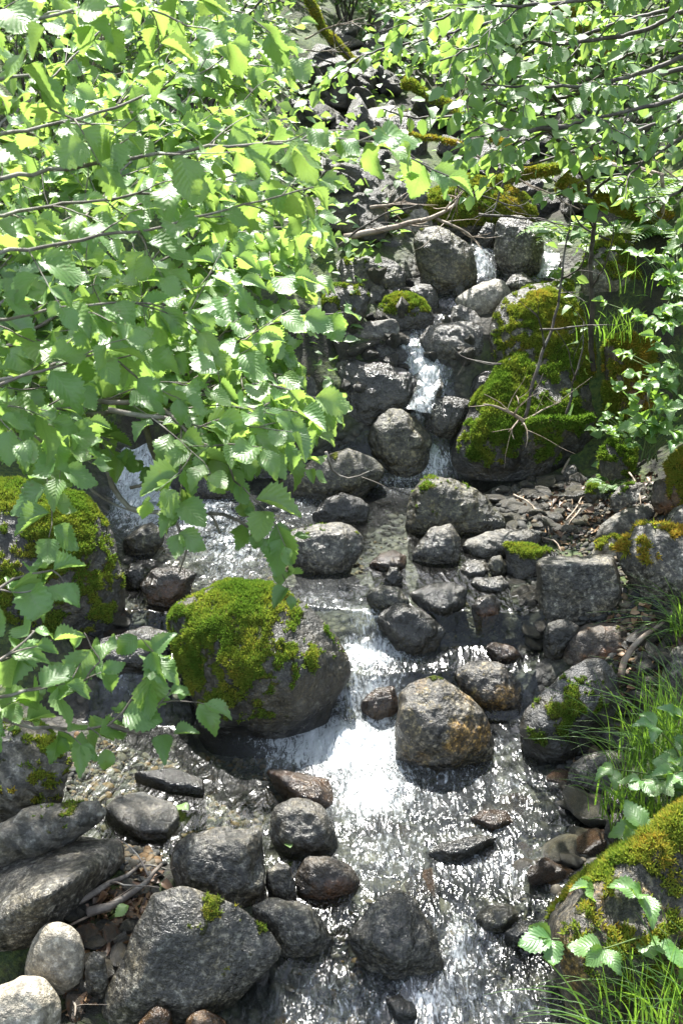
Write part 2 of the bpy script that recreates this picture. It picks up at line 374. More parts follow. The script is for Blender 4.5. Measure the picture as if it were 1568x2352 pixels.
def foamfield(u, v):
    f = 0
    for a, b, su, sv, k in FOAM: f = np.maximum(f, k*np.exp(-.5*(((u-a)/su)**2+((v-b)/sv)**2)))
    return f
ys = np.unique(np.concatenate([np.linspace(1.5, 7.9, 560)]+[np.linspace(a, b, 60) for a, b in ((3.65, 4.3), (5.4, 6.2), (6.6, 7.0))]))
sx = np.linspace(0, 1, 300)
Xw = np.interp(ys, EY, EL)[:, None]-.12+sx[None]*(np.interp(ys, EY, ER)-np.interp(ys, EY, EL)+.24)[:, None]
Yw = np.repeat(ys[:, None], 300, 1); Zw = wl(Yw, Xw)
fu, fv = project(np.stack([Xw, Yw, Zw], -1)); FO = foamfield(fu, fv)
slope = np.abs(np.gradient(wl(ys), ys))[:, None]
TB = np.clip(FO*.7+.25*sstep(3.4, 2.6, Yw)+.22*sstep(3.75, 3.5, Yw)*sstep(-.2, .3, Xw)+.35*np.exp(-((Xw-.35)/.4)**2)*sstep(3.7, 3.3, Yw)+.13, 0, 1)*(1-.5*sstep(.05, -.25, Xw)*sstep(3.0, 3.2, Yw)*sstep(3.8, 3.6, Yw))
P0 = np.stack([Xw, Yw, np.zeros_like(Xw)], -1); TB = np.clip(TB*(1+.9*fbm(P0*[2.2, 3.2, 1]+21, 2)), .03, 1)*(1-.6*sstep(4.25, 4.4, Yw)*sstep(5.6, 5.4, Yw)*sstep(-.35, -.1, Xw))
wp = P0+.05*np.stack([noise(P0*5), noise(P0*5+9), 0*Xw], -1)
rid = 1-np.abs(noise(wp*[10, 6, 1])*1.3)
Zw = Zw+TB*(.017*(rid-.6)+.008*noise(wp*[22, 12, 1]+3))+.03*TB*FO*noise(wp*[6, 5, 1]+7)+np.minimum(slope, 2.5)*.012*noise(wp*[16, 2.5, 1])
wi = np.arange(Xw.size).reshape(Xw.shape)
WF = np.stack([wi[:-1, :-1], wi[:-1, 1:], wi[1:, 1:], wi[1:, :-1]], -1).reshape(-1, 4)
tag(link('water', mesh('water', np.stack([Xw, Yw, Zw], -1).reshape(-1, 3), WF, WATER, attrs={'foam': FO.ravel(), 'turb': TB.ravel()})), kind='structure')
def fall(name, path, fo, n=50):
    """falling water: path of (x, y, z, half width)"""
    C = spline(np.array([p[:3] for p in path]), .025); hw = np.interp(np.linspace(0, 1, len(C)), np.linspace(0, 1, len(path)), [p[3] for p in path])
    s = np.linspace(-1, 1, n); T = nrm(np.gradient(C, axis=0)); A = nrm(np.cross(T, [0, 0, 1.])); A[:, 2] = 0; Nn = nrm(np.cross(A, T)); Nn *= np.sign(Nn[:, 2:3]+1e-6)
    V = C[:, None]+A[:, None]*(s[None, :, None]*hw[:, None, None])
    V = V+Nn[:, None]*(.018*noise(V*[14, 14, 3.])+.05*hw[:, None]*(1-s[None]**2))[..., None]
    i = np.arange(len(C)*n).reshape(len(C), n); F = np.stack([i[:-1, :-1], i[:-1, 1:], i[1:, 1:], i[1:, :-1]], -1).reshape(-1, 4)
    f = fo*(1-np.abs(s)[None]**4*.8)*np.ones((len(C), 1))
    return tag(link(name, mesh(name, V.reshape(-1, 3), F, WATER, attrs={'foam': f.ravel(), 'turb': np.full(f.size, .7)})), kind='structure')
fall('waterfall', [(-1.12, 6.1, .74, .08), (-1.08, 5.85, .68, .09), (-1.03, 5.62, .53, .12), (-1.0, 5.4, .36, .2), (-.92, 5.2, .325, .24)], .8)
fall('waterfall', [(-.45, 11.2, 2.62, .2), (-.36, 10.7, 2.5, .26), (-.28, 10.3, 2.2, .3), (-.1, 9.9, 2.0, .33), (.0, 9.4, 1.83, .35)], .8)
fall('waterfall', [(1.75, 9.2, 1.95, .1), (1.7, 8.8, 1.85, .12), (1.62, 8.5, 1.58, .14), (1.5, 8.2, 1.5, .16)], .6)

# ------------------------------------------------------------------ rocks
_ico = {}
def ico(n):
    if n not in _ico:
        b = bmesh.new(); bmesh.ops.create_icosphere(b, subdivisions=n, radius=1)
        _ico[n] = (np.array([v.co[:] for v in b.verts]), np.array([[v.index for v in f.verts] for f in b.faces])); b.free()
    return _ico[n]
def hull_planes(P):
    b = bmesh.new()
    for p in P: b.verts.new(p)
    r = bmesh.ops.convex_hull(b, input=b.verts)
    b.normal_update(); vs = {v for f in b.faces for v in f.verts}
    C = np.mean([v.co[:] for v in vs], axis=0); N_, H = [], []
    for f in b.faces:
        n = np.array(f.normal[:]); h = (np.array(f.verts[0].co[:])-C)@n
        if f.calc_area() < 1e-7: continue
        if h < 0: n, h = -n, -h
        if any(n@m > .996 for m in N_): continue
        N_.append(n); H.append(max(h, .004))
    b.free(); return C, np.array(N_), np.array(H)
def moss_tufts(o, V, Nv, mo, F, dens, size, tint, seed=0, hang=0):
    dens, size = dens*1.5, size*.72
    """thousands of little moss shoots standing on the mossy part of a stone: one child mesh"""
    r = np.random.default_rng(seed+77)
    tri = V[F]; ar = np.linalg.norm(np.cross(tri[:, 1]-tri[:, 0], tri[:, 2]-tri[:, 0]), axis=1)/2
    wgt = ar*np.clip(mo[F].mean(1)-.3, 0, 1); tot = wgt.sum()
    n = int(min(42000, dens*tot))
    if n < 30: return
    fi = r.choice(len(F), n, p=wgt/tot); b = r.dirichlet((1, 1, 1), n)
    p = (tri[fi]*b[..., None]).sum(1); nn = nrm(Nv[F[fi]].mean(1)+np.array([0, 0, .25-hang])+r.normal(0, .35, (n, 3)))
    t = nrm(np.cross(nn, r.normal(size=(n, 3)))); q = np.cross(nn, t)
    s = size*r.uniform(.5, 1.3, n)[:, None]
    Vs = []
    for k in range(3):
        a = 2.1*k; dct = t*math.cos(a)+q*math.sin(a); e = np.cross(nn, dct)
        Vs += [p+e*s*.32-nn*s*.25, p-e*s*.32-nn*s*.25, p+nn*s*r.uniform(.7, 1.2, (n, 1))+dct*s*.75]
    VV = np.stack(Vs, 1).reshape(-1, 3); FF = np.arange(n*9).reshape(-1, 3)
    tn = np.clip(tint+.28*fbm(p*6+seed, 3)+r.normal(0, .1, n), 0, 1)
    link('moss', mesh('moss', VV, FF, MOSS, smooth=False, attrs={'tint': np.repeat(tn, 9)}), o)
_rk = [0]
def rock(name, label, poly, kind='grey', moss=0., p=22, t=None, ridge=None, slab=None, sub=5, wet=None, cat='rock', group=None,
         bulge=.35, dY=0., mdir=(0, 0, 1), tufts=0, tint=.4, rough=1., mossup=.9, hang=0, size=.013, lift=0.):
    _rk[0] += 1; sd = _rk[0]*7.31
    poly = np.array(poly, float); bot, top = poly[:, 1].max(), poly[:, 1].min(); cen = (poly.max(0)+poly.min(0))/2
    low = poly[poly[:, 1] > bot-.12*(bot-top)]; B = cast(low[:, 0].mean(), bot); D0 = B[1]+dY
    ax = D0*math.cos(PITCH)+(CAMZ-B[2])*math.sin(PITCH); px = .3/784*ax
    wid, hei = np.ptp(poly[:, 0])*px, (bot-top)*px
    if t is None: t = .5*min(wid, 1.25*hei)
    pts = []
    if slab is not None:
        z = B[2]+slab
        for u, v in poly:
            d = ray(u, v); q = CAM+d*((z-CAMZ)/d[2]); pts += [q+[0, 0, 0], q-[0, 0, slab+.08]]
            c = CAM+ray(*cen)*((z-CAMZ)/ray(*cen)[2]); pts.append(c+(q-c)*.8+[0, 0, .012])
    else:
        f = np.clip((bot-poly[:, 1])/(bot-top), 0, 1)
        def Yd(v): return D0+t*np.clip((bot-v)/(bot-top), 0, 1)**.8
        for (u, v), ff in zip(poly, f):
            y_ = Yd(v)
            if ff < .3: y_ = min(y_, cast(u, v)[1]+dY)
            q = at(u, v, y_); pts.append(q)
            if ff < .15: pts.append(q-[0, 0, .16-lift])
            s = cen+(np.array([u, v])-cen)*.78; pts.append(at(s[0], s[1], Yd(s[1])+t*.95))
            if ridge is None:
                s = cen+(np.array([u, v])-cen)*.6; pts.append(at(s[0], s[1], Yd(s[1])-bulge*t))
        for u, v, g in (ridge or ()): pts.append(at(u, v, D0+t*g))
    C, NN, H = hull_planes(np.array(pts))
    ext = np.ptp(np.array(pts), axis=0)/2; d0, F = ico(sub); d = nrm(d0*np.maximum(ext, ext.max()*.3))
    q = np.maximum(d@NN.T, 1e-6)/H; rr = (q**p).sum(1)**(-1/p)*(1+1.1/p)
    V = d*rr[:, None]; sz = float((ext.prod())**(1/3))
    Pw = V+C
    V = V+d*(rough*(.045*sz*fbm(V*(1.6/sz)+sd, 3)+.007*fbm(V*9+sd, 3)*min(1, sz/.15)+.0035*noise(V*38+sd)))[:, None]
    if kind in ('slate', 'schist'):
        bd = V@nrm(np.array([.35, .2, .9])); V = V+d*(.007*rough*np.round(noise(np.stack([bd*22+sd, V[:, 0]*2, V[:, 1]*2], -1))*2.5)/2.5)[:, None]
    if kind in ('dark', 'brown'): V = V-d*(.011*rough*min(1, sz/.2)*np.abs(noise(V*7+sd+40)))[:, None]
    me = mesh(name, V, F, RM[kind]); Nv = np.zeros(len(V)*3, np.float32); me.vertex_normals.foreach_get('vector', Nv); Nv = Nv.reshape(-1, 3).astype(float)
    Pw = V+C; hgt = Pw[:, 2]-wl(Pw[:, 1], Pw[:, 0])
    instream = edge(C[0], C[1]) < .12
    we = (1-sstep(.01, .13, hgt+.07*fbm(V*4+sd, 2)))*.9 if instream else np.zeros(len(V))
    if instream or C[1] > 5.4 and edge(C[0], C[1]) < .7: we = np.maximum(we, .42*np.clip(.8+.6*fbm(V*3+sd+9, 3), 0, 1))
    if wet is not None: we = np.maximum(we, wet*np.clip(.85+.5*fbm(V*3+sd, 3), 0, 1))
    mo = np.zeros(len(V))
    if moss:
        mo = sstep(.25, .95, (Nv@nrm(np.array(mdir, float)))*mossup*.55+.38*fbm(V*4.2+sd, 4)+.34*fbm(V*19+sd, 3)+moss*1.05-.38)*sstep(.03, .12, hgt)
        we = we*(1-mo)
        V = V+Nv*(mo*(.005+.009*np.clip(fbm(V*26+sd, 3), -1, 1)))[:, None]
        me.vertices.foreach_set('co', np.ascontiguousarray(V, np.float32).ravel())
    for n_, a_ in (('wet', we), ('moss', mo)):
        at_ = me.attributes.new(n_, 'FLOAT', 'POINT'); at_.data.foreach_set('value', np.ascontiguousarray(a_, np.float32))
    me.update()
    o = tag(link(name, me, None, C), label, cat, group)
    if tufts and moss: moss_tufts(o, V, Nv, mo, F, tufts, size, tint, _rk[0], hang)
    return o
# -- boulders and stones that can be told apart, each with its outline
rock('boulder', 'big rounded boulder capped with bright green moss in the middle of the stream',
     [(385,1410),(400,1385),(450,1355),(520,1335),(600,1338),(660,1355),(720,1400),(765,1450),(800,1500),(808,1530),(792,1570),(760,1620),(735,1655),(690,1680),(640,1688),(570,1690),(510,1680),(470,1662),(430,1600),(398,1500)],
     'dark', .61, 24, sub=6, tufts=60000, tint=.45, bulge=.45, mossup=1.15, mdir=(-.55, -.3, .75), ridge=[(480,1420,.35),(600,1420,.35),(700,1470,.35),(560,1560,-.15),(680,1580,-.1),(620,1640,-.12),(480,1560,.05),(650,1500,.12),(540,1480,.12),(750,1560,.2)])
rock('boulder', 'large moss coated boulder at the left edge behind the hanging leaves',
     [(-130,1140),(0,1105),(80,1105),(160,1125),(220,1165),(260,1215),(280,1270),(285,1340),(280,1400),(265,1440),(200,1452),(130,1440),(40,1425),(-120,1400)],
     'dark', .58, 20, sub=6, tufts=52000, tint=.48, mossup=1.0, mdir=(.5, -.4, .75))
rock('boulder', 'upright rusty speckled boulder with a flat slanted top beside the white cascade',
     [(915,1590),(935,1570),(990,1550),(1040,1565),(1080,1600),(1115,1650),(1133,1695),(1128,1735),(1090,1755),(1030,1762),(960,1748),(910,1735),(908,1680),(912,1620)],
     'speckle', .16, 26, sub=6, tufts=20000, tint=.7, ridge=[(930,1625,.3),(985,1640,.05),(1045,1600,.5),(960,1700,-.1),(1030,1710,-.15),(1095,1700,.1),(1080,1640,.3),(1000,1580,.6)])
rock('boulder', 'low round speckled boulder behind the rusty upright one',
     [(1045,1545),(1065,1525),(1110,1517),(1155,1530),(1195,1570),(1203,1600),(1190,1625),(1140,1628),(1100,1620),(1060,1585)], 'speckle', .2, 18, tufts=14000, tint=.6)
rock('boulder', 'blue slate boulder with a sloping wet face and moss strips on the right bank',
     [(1190,1680),(1200,1640),(1240,1595),(1270,1570),(1320,1525),(1340,1515),(1385,1515),(1410,1545),(1425,1580),(1420,1620),(1390,1680),(1350,1710),(1300,1748),(1260,1742),(1215,1720)],
     'slate', .56, 44, sub=6, tufts=40000, tint=.4, wet=.45, mossup=.8, rough=.7, mdir=(-.6, -.6, .4), ridge=[(1270,1600,.5),(1340,1545,.8),(1230,1670,.1),(1290,1690,-.1),(1370,1640,.2),(1330,1620,.22),(1395,1570,.7)])
rock('boulder', 'smooth brown boulder with a rust orange left end under the granite block',
     [(1285,1480),(1290,1460),(1330,1440),(1390,1430),(1435,1440),(1442,1470),(1440,1510),(1430,1535),(1380,1545),(1320,1545),(1295,1530)], 'brown', .05, 22, dY=.04)
rock('boulder', 'pale squared granite block standing on edge on the right bank',
     [(1230,1290),(1245,1280),(1405,1276),(1415,1290),(1430,1360),(1425,1378),(1390,1400),(1310,1415),(1255,1420),(1237,1390),(1232,1330)],
     'granite', 0, 44, sub=6, rough=.55, ridge=[(1240,1297,.25),(1402,1295,.28),(1420,1362,.02),(1385,1388,-.06),(1258,1408,-.1),(1330,1350,0.0)])
rock('stone', 'dark squared stone with a bright moss top left of the pale granite block',
     [(1157,1252),(1170,1250),(1258,1255),(1285,1275),(1240,1290),(1240,1340),(1180,1340),(1160,1300)], 'dark', .40, 34, tufts=50000, tint=.5, mossup=1.7, dY=.05)
rock('stone', 'pointed grey granite stone in front of the moss streaked boulder',
     [(945,1275),(965,1240),(990,1210),(1035,1205),(1060,1235),(1058,1275),(1035,1290),(980,1293)], 'granite', 0, 34)
rock('boulder', 'grey wedge boulder streaked with moss in the middle pool',
     [(930,1190),(940,1140),(965,1105),(990,1095),(1060,1110),(1110,1135),(1145,1170),(1160,1190),(1150,1210),(1100,1222),(1030,1226),(980,1225),(935,1215)],
     'olive', .3, 26, sub=6, tufts=38000, tint=.38, ridge=[(970,1120,.4),(1060,1130,.5),(955,1195,-.05),(1030,1190,.0),(1110,1185,.2),(1000,1150,.2)])
rock('stone', 'low lichen spotted stone with a moss tuft just above the big mossy boulder',
     [(650,1240),(680,1215),(730,1200),(790,1205),(825,1225),(833,1265),(815,1295),(760,1315),(700,1312),(665,1285)], 'granite', .3, 22, wet=.35, tufts=30000, tint=.35)
rock('stone', 'small dark wet stone with a pointed top in the middle pool',
     [(715,1180),(740,1150),(785,1132),(820,1140),(850,1165),(840,1190),(790,1200),(740,1198)], 'dark', .12, 26, wet=.8)
rock('boulder', 'broad olive brown boulder below the upper cascade left of the pool',
     [(645,1110),(680,1075),(740,1050),(800,1033),(850,1050),(885,1085),(870,1105),(800,1130),(740,1145),(690,1140)], 'olive', .1, 18, wet=.4)
rock('boulder', 'egg shaped grey boulder splitting the upper cascade',
     [(840,1010),(850,985),(895,940),(920,938),(955,965),(985,1000),(990,1040),(980,1075),(950,1088),(905,1085),(870,1055)], 'olive', .14, 18, sub=6, tufts=16000, tint=.5)
rock('stone', 'squat wet stone between the egg shaped boulder and the huge mossy one',
     [(965,960),(975,925),(1000,912),(1050,912),(1085,925),(1080,945),(1060,985),(1010,1000),(975,985)], 'dark', .1, 22, wet=.7)
rock('boulder', 'huge boulder with shaggy sunlit moss over a black hollow on the right',
     [(1030,1050),(1040,1000),(1060,960),(1100,900),(1150,850),(1160,830),(1200,808),(1260,805),(1310,815),(1360,830),(1375,860),(1385,930),(1375,1000),(1340,1040),(1260,1085),(1200,1105),(1130,1100),(1060,1090)],
     'dark', .56, 22, sub=6, tufts=60000, tint=.42, size=.016, mdir=(-.2, -.5, .8), ridge=[(1170,850,.75),(1290,840,.85),(1130,930,.3),(1250,920,.4),(1090,1010,.05),(1200,1000,.0),(1320,960,.45),(1150,1060,-.05),(1260,1040,.1)])
rock('boulder', 'broad domed mossy boulder behind the huge shaggy one',
     [(1118,755),(1130,720),(1160,680),(1210,655),(1260,643),(1310,645),(1350,660),(1385,690),(1390,780),(1370,850),(1150,850),(1125,800)], 'granite', .7, 18, sub=6, tufts=52000, tint=.55, mdir=(-.1, -.6, .7))
rock('boulder', 'black wet block with a flat top left of the narrow waterfall chute',
     [(765,840),(785,825),(850,828),(920,845),(960,870),(970,900),(960,930),(900,955),(830,970),(790,945),(770,900)], 'dark', .0, 30, sub=6, wet=.9, rough=1.2)
rock('boulder', 'long wet boulder on top of the black block beside the chute',
     [(775,800),(800,775),(850,768),(900,785),(940,805),(940,835),(880,842),(780,835)], 'dark', .2, 20, wet=.6, dY=.03)
rock('boulder', 'smooth long boulder with a shining top right of the narrow chute',
     [(965,775),(985,750),(1020,742),(1070,738),(1110,750),(1120,780),(1105,810),(1060,820),(1000,822),(970,805)], 'grey', .0, 20, wet=.5)
rock('stone', 'flat lichened slab above the long wet boulder left of the chute',
     [(770,772),(800,748),(850,738),(905,733),(918,750),(910,775),(850,778)], 'grey', .22, 28, wet=.2)
rock('boulder', 'rounded boulder with a full yellow green moss cap left of the upper pool',
     [(858,730),(870,700),(905,672),(940,672),(975,690),(997,725),(988,748),(920,752),(868,750)], 'dark', .8, 18, tufts=50000, tint=.5)
rock('stone', 'smooth bare brown stone behind the moss capped one',
     [(937,665),(965,650),(990,655),(1008,680),(1003,720),(985,726),(955,690)], 'grey', .0, 22, dY=.05)
rock('boulder', 'tall bell shaped grey boulder at the head of the upper pool',
     [(950,560),(955,540),(970,525),(1000,518),(1030,530),(1070,560),(1090,590),(1095,630),(1085,655),(1030,674),(990,665),(960,615)], 'olive', .22, 22, sub=6, tufts=16000, tint=.45)
rock('boulder', 'pale round granite boulder between the two highest chutes',
     [(1132,540),(1138,515),(1150,500),(1180,495),(1215,505),(1245,535),(1250,580),(1240,610),(1210,635),(1160,635),(1140,600)], 'granite', .0, 20, sub=6)
rock('stone', 'sunlit whitish stone with a rounded top in the upper pool',
     [(1045,690),(1075,660),(1110,645),(1155,645),(1172,665),(1165,690),(1140,712),(1090,720),(1060,708)], 'pale', .05, 20)
rock('boulder', 'low flat boulder with mossy twigs lying over it on the upper left',
     [(755,625),(780,600),(820,588),(870,588),(910,605),(935,630),(930,655),(860,662),(790,655)], 'olive', .45, 20, tufts=30000, tint=.5)
rock('boulder', 'mossy boulder half hidden by leaves left of the moss capped stone',
     [(740,690),(770,655),(830,655),(850,680),(840,720),(790,750),(750,752)], 'dark', .6, 22, tufts=40000, tint=.5)
rock('stone', 'small angular stone with a sharp ridge in the upper pool',
     [(1030,735),(1040,705),(1055,700),(1085,715),(1108,735),(1100,748),(1060,746)], 'grey', .08, 32)
rock('stone', 'small pale angular stone at the foot of the round granite boulder',
     [(1160,655),(1175,630),(1200,625),(1228,650),(1200,672)], 'granite', .0, 32)
rock('stone', 'narrow dark stone wedged left of the round granite boulder',
     [(1095,540),(1115,508),(1135,515),(1142,555),(1110,568)], 'dark', .0, 30)
rock('boulder', 'moss covered boulder behind the thin sapling on the right slope',
     [(1335,610),(1370,555),(1420,540),(1460,550),(1482,575),(1480,640),(1400,662),(1345,655)], 'grey', .75, 18, tufts=42000, tint=.55)
rock('boulder', 'great dark boulder carpeted in brown green moss under the fallen branches',
     [(940,480),(1000,430),(1080,400),(1160,420),(1220,460),(1235,505),(1150,540),(1030,545),(960,520)], 'dark', .7, 20, sub=6, tufts=36000, tint=.6, mdir=(0, -.7, .6))
rock('boulder', 'shaggy moss column overhanging the right side of the hollow',
     [(1385,800),(1400,775),(1500,775),(1520,850),(1500,930),(1450,975),(1400,970),(1388,900)], 'brown', 1.0, 24, sub=6, tufts=65000, tint=.74, mossup=.1, hang=1.0, size=.022)
rock('stone', 'small block wrapped in bright moss below the shaggy column',
     [(1375,1090),(1375,1045),(1395,1015),(1430,1010),(1460,1030),(1455,1095),(1400,1112)], 'dark', .8, 26, tufts=65000, tint=.42, mossup=.7, size=.018)
rock('boulder', 'golden mossy boulder cut by the right edge beside leafy plants',
     [(1530,1070),(1560,1035),(1630,1020),(1660,1150),(1560,1140),(1538,1120)], 'brown', .95, 20, tufts=60000, tint=.8, mossup=.5, size=.02)
rock('boulder', 'grey boulder wearing a golden brown tuft of hanging moss at the right edge',
     [(1418,1270),(1430,1245),(1470,1210),(1520,1200),(1568,1225),(1640,1260),(1640,1370),(1560,1372),(1500,1350),(1450,1312)], 'granite', .45, 24, sub=6, tufts=90000, tint=.85, mossup=.8, size=.024, hang=.6)
rock('boulder', 'long smooth grey boulder lying aslant at the top of the beach',
     [(1365,1235),(1380,1205),(1420,1175),(1470,1160),(1500,1160),(1515,1175),(1492,1205),(1430,1242)], 'schist', .0, 24, rough=.6)
rock('stone', 'pale stone with mossy sides tucked behind the granite block',
     [(1360,1275),(1370,1245),(1400,1232),(1445,1240),(1435,1265),(1420,1280)], 'pale', .42, 24, tufts=60000, tint=.55)
rock('boulder', 'bare grey granite boulder at the right edge above the golden tuft',
     [(1525,1205),(1540,1170),(1568,1155),(1630,1150),(1640,1240),(1560,1235)], 'granite', .0, 20)
rock('stone', 'brown grey boulder in shade under the leafy plants at the right edge',
     [(1495,1150),(1500,1110),(1540,1095),(1590,1110),(1600,1165),(1540,1175)], 'brown', .0, 24)
rock('stone', 'long flat dark slab behind the moss topped stone on the beach',
     [(1060,1255),(1075,1238),(1130,1222),(1200,1214),(1245,1222),(1240,1245),(1180,1265),(1100,1278)], 'schist', .0, 30, t=.12)
rock('stone', 'small rounded grey stone left of the dark squared one',
     [(1120,1292),(1130,1280),(1150,1276),(1165,1300),(1150,1320),(1125,1312)], 'olive', .0, 20)
rock('stone', 'olive flat wet stone at the lip of the lower cascade',
     [(840,1370),(855,1350),(880,1342),(915,1350),(940,1380),(930,1396),(880,1400),(850,1390)], 'olive', .0, 20, wet=.5)
rock('boulder', 'glossy dark boulder with olive moss right of the white lower cascade',
     [(865,1430),(875,1400),(920,1388),(970,1395),(1000,1420),(1024,1450),(1010,1480),(960,1505),(930,1497),(885,1460)], 'dark', .12, 20, sub=6, wet=.85, tufts=14000, tint=.3)
rock('stone', 'flat black wet stone with a stepped top in the calm side pool',
     [(940,1362),(985,1342),(1040,1337),(1075,1352),(1072,1388),(1020,1412),(960,1398)], 'dark', .0, 32, wet=.9, t=.14)
rock('stone', 'dark wet stone with an ochre patch by the calm side pool',
     [(1080,1392),(1095,1372),(1130,1364),(1152,1387),(1147,1412),(1105,1422)], 'brown', .0, 28, wet=.8)
rock('stone', 'flat chestnut brown stone behind the small dark upright one',
     [(848,1297),(870,1274),(905,1264),(932,1277),(930,1302),(870,1307)], 'rust', .0, 20, wet=.7, t=.1)
rock('stone', 'small dark green upright stone near the chestnut flat one',
     [(880,1332),(895,1302),(915,1302),(924,1328),(910,1347),(890,1345)], 'dark', .0, 26, wet=.7)
rock('stone', 'thin pale slate slab leaning below the small rounded grey stone',
     [(1050,1312),(1070,1287),(1112,1287),(1122,1312),(1110,1322),(1070,1322)], 'schist', .0, 34, t=.1)
rock('stone', 'sunlit thin slab lying in front of the pale slate one',
     [(1080,1340),(1090,1326),(1150,1324),(1172,1342),(1150,1357),(1092,1352)], 'schist', .0, 34, t=.08)
rock('boulder', 'smooth sun bleached boulder against the grass on the right bank',
     [(1298,1795),(1310,1755),(1350,1728),(1400,1720),(1440,1735),(1452,1770),(1435,1815),(1383,1833),(1320,1827)], 'granite', .0, 18, sub=6, wet=.1, rough=.6)
rock('stone', 'speckled rounded stone in the grass just below the sun bleached boulder',
     [(1380,1840),(1395,1805),(1440,1785),(1480,1790),(1492,1830),(1470,1868),(1392,1868)], 'granite', .0, 20)
rock('stone', 'dark upright stone with a flat face at the water edge under the grass',
     [(1385,1905),(1400,1868),(1440,1860),(1465,1880),(1458,1930),(1400,1962)], 'dark', .0, 32)
rock('boulder', 'massive golden moss covered boulder filling the bottom right corner',
     [(1258,2110),(1275,2080),(1310,2060),(1340,2040),(1380,1990),(1440,1940),(1500,1880),(1568,1840),(1720,1800),(1740,2420),(1360,2430),(1290,2290),(1265,2190)],
     'speckle', .58, 20, sub=6, tufts=60000, tint=.64, mossup=1.15, size=.017, rough=1.6, ridge=[(1310,2110,.25),(1400,2060,.5),(1500,1960,.8),(1330,2250,.05),(1450,2280,.1),(1500,2150,.35)], t=.42)
rock('boulder', 'dark smooth rounded boulder alone in the lower pool',
     [(620,1905),(630,1850),(670,1833),(720,1840),(755,1865),(775,1920),(765,1945),(720,1960),(680,1962),(630,1940)], 'grey', .0, 22, sub=6, wet=.35)
rock('boulder', 'big grey granite boulder with a mossy left side at the edge of the gravel',
     [(395,1990),(405,1940),(440,1915),(520,1905),(590,1902),(607,1925),(608,2000),(605,2065),(560,2078),(480,2058),(400,2035)], 'granite', .12, 28, sub=6, tufts=14000, tint=.3)
rock('stone', 'small speckled stone squeezed between the granite boulder and the dark round one',
     [(610,2002),(630,1982),(660,1985),(678,2020),(678,2062),(640,2072),(612,2052)], 'granite', .0, 26)
rock('stone', 'dark glossy round stone below the lone smooth boulder',
     [(680,2012),(700,1972),(750,1962),(800,1987),(828,2027),(815,2047),(760,2062),(690,2057)], 'brown', .0, 20, wet=.6)
rock('boulder', 'lone triangular dark granite boulder in the rapids at the bottom',
     [(795,2158),(810,2132),(850,2080),(880,2055),(910,2050),(950,2065),(980,2110),(995,2160),(1018,2197),(1010,2222),(960,2240),(900,2232),(810,2192)],
     'granite', .04, 32, sub=6, wet=.85, ridge=[(880,2085,.7),(940,2095,.6),(850,2160,.1),(940,2170,.1),(990,2200,.15),(900,2210,-.1)])
rock('boulder', 'large pyramid shaped boulder with lichen edges at the bottom left',
     [(235,2320),(250,2260),(300,2160),(350,2055),(415,2035),(445,2040),(500,2062),(560,2090),(620,2140),(645,2180),(640,2202),(600,2242),(500,2292),(400,2335),(320,2362),(250,2347)],
     'granite', .24, 60, sub=6, tufts=30000, tint=.5, wet=.62, rough=.6, ridge=[(428,2042,.93),(385,2110,.58),(350,2190,.30),(300,2290,.02),(450,2310,.06),(610,2195,.5),(500,2190,.44)], t=.2)
rock('boulder', 'pale half sunken boulder awash behind the pyramid shaped one',
     [(580,2085),(620,2065),(700,2075),(740,2110),(762,2160),(732,2192),(650,2195)], 'granite', .0, 20, wet=.4)
rock('boulder', 'long shaded granite boulder with a sunlit back at the left edge',
     [(-90,2060),(0,1995),(60,1955),(150,1935),(270,1925),(285,1950),(280,1985),(220,2020),(190,2062),(160,2112),(60,2152),(-90,2175)],
     'granite', .18, 30, sub=6, tufts=16000, tint=.45, wet=.2, ridge=[(40,1990,.75),(160,1955,.85),(260,1945,.9),(120,2050,.0),(40,2090,-.1),(190,2005,.3)], t=.36)
rock('boulder', 'flat layered slate slab with a sunlit top behind the long granite boulder',
     [(-90,1945),(0,1890),(100,1850),(225,1840),(252,1870),(230,1892),(150,1912),(60,1938),(0,1977),(-90,2005)], 'schist', .25, 34, sub=6, tufts=20000, tint=.5, rough=.9)
rock('boulder', 'grey boulder blotched with yellow green moss at the left edge of the pool',
     [(-110,1690),(0,1650),(70,1655),(130,1690),(155,1740),(150,1800),(110,1850),(40,1868),(-110,1885)], 'schist', .56, 24, sub=6, tufts=42000, tint=.55, size=.017)
rock('stone', 'smooth pale egg shaped stone with small pits near the bottom left corner',
     [(57,2230),(70,2170),(100,2125),(140,2115),(180,2140),(197,2190),(190,2250),(165,2280),(130,2272),(80,2257)], 'pale', .0, 18, sub=6, rough=.35, dY=.0)
rock('boulder', 'speckled rounded boulder in the bottom left corner',
     [(-80,2310),(0,2270),(50,2240),(110,2255),(140,2300),(135,2352),(100,2420),(-80,2430)], 'pale', .12, 20, sub=6, rough=.6)
rock('stone', 'small upright granite stone right of the pale egg shaped one',
     [(195,2212),(215,2187),(240,2197),(250,2252),(235,2292),(200,2267)], 'granite', .0, 30)
rock('stone', 'glossy chestnut stone cut by the bottom edge',
     [(300,2370),(330,2332),(360,2310),(390,2322),(397,2355),(380,2420),(310,2420)], 'rust', .0, 18, wet=.55, rough=.4)
rock('stone', 'orange speckled stone cut by the bottom edge',
     [(420,2370),(435,2332),(470,2320),(510,2337),(530,2420),(430,2420)], 'rust', .0, 18)
rock('stone', 'broad flat slab awash in the clear shallow pool',
     [(240,1855),(270,1830),(330,1820),(400,1845),(412,1872),(380,1906),(320,1908),(270,1882)], 'schist', .0, 34, slab=.035, wet=.3, rough=.6)
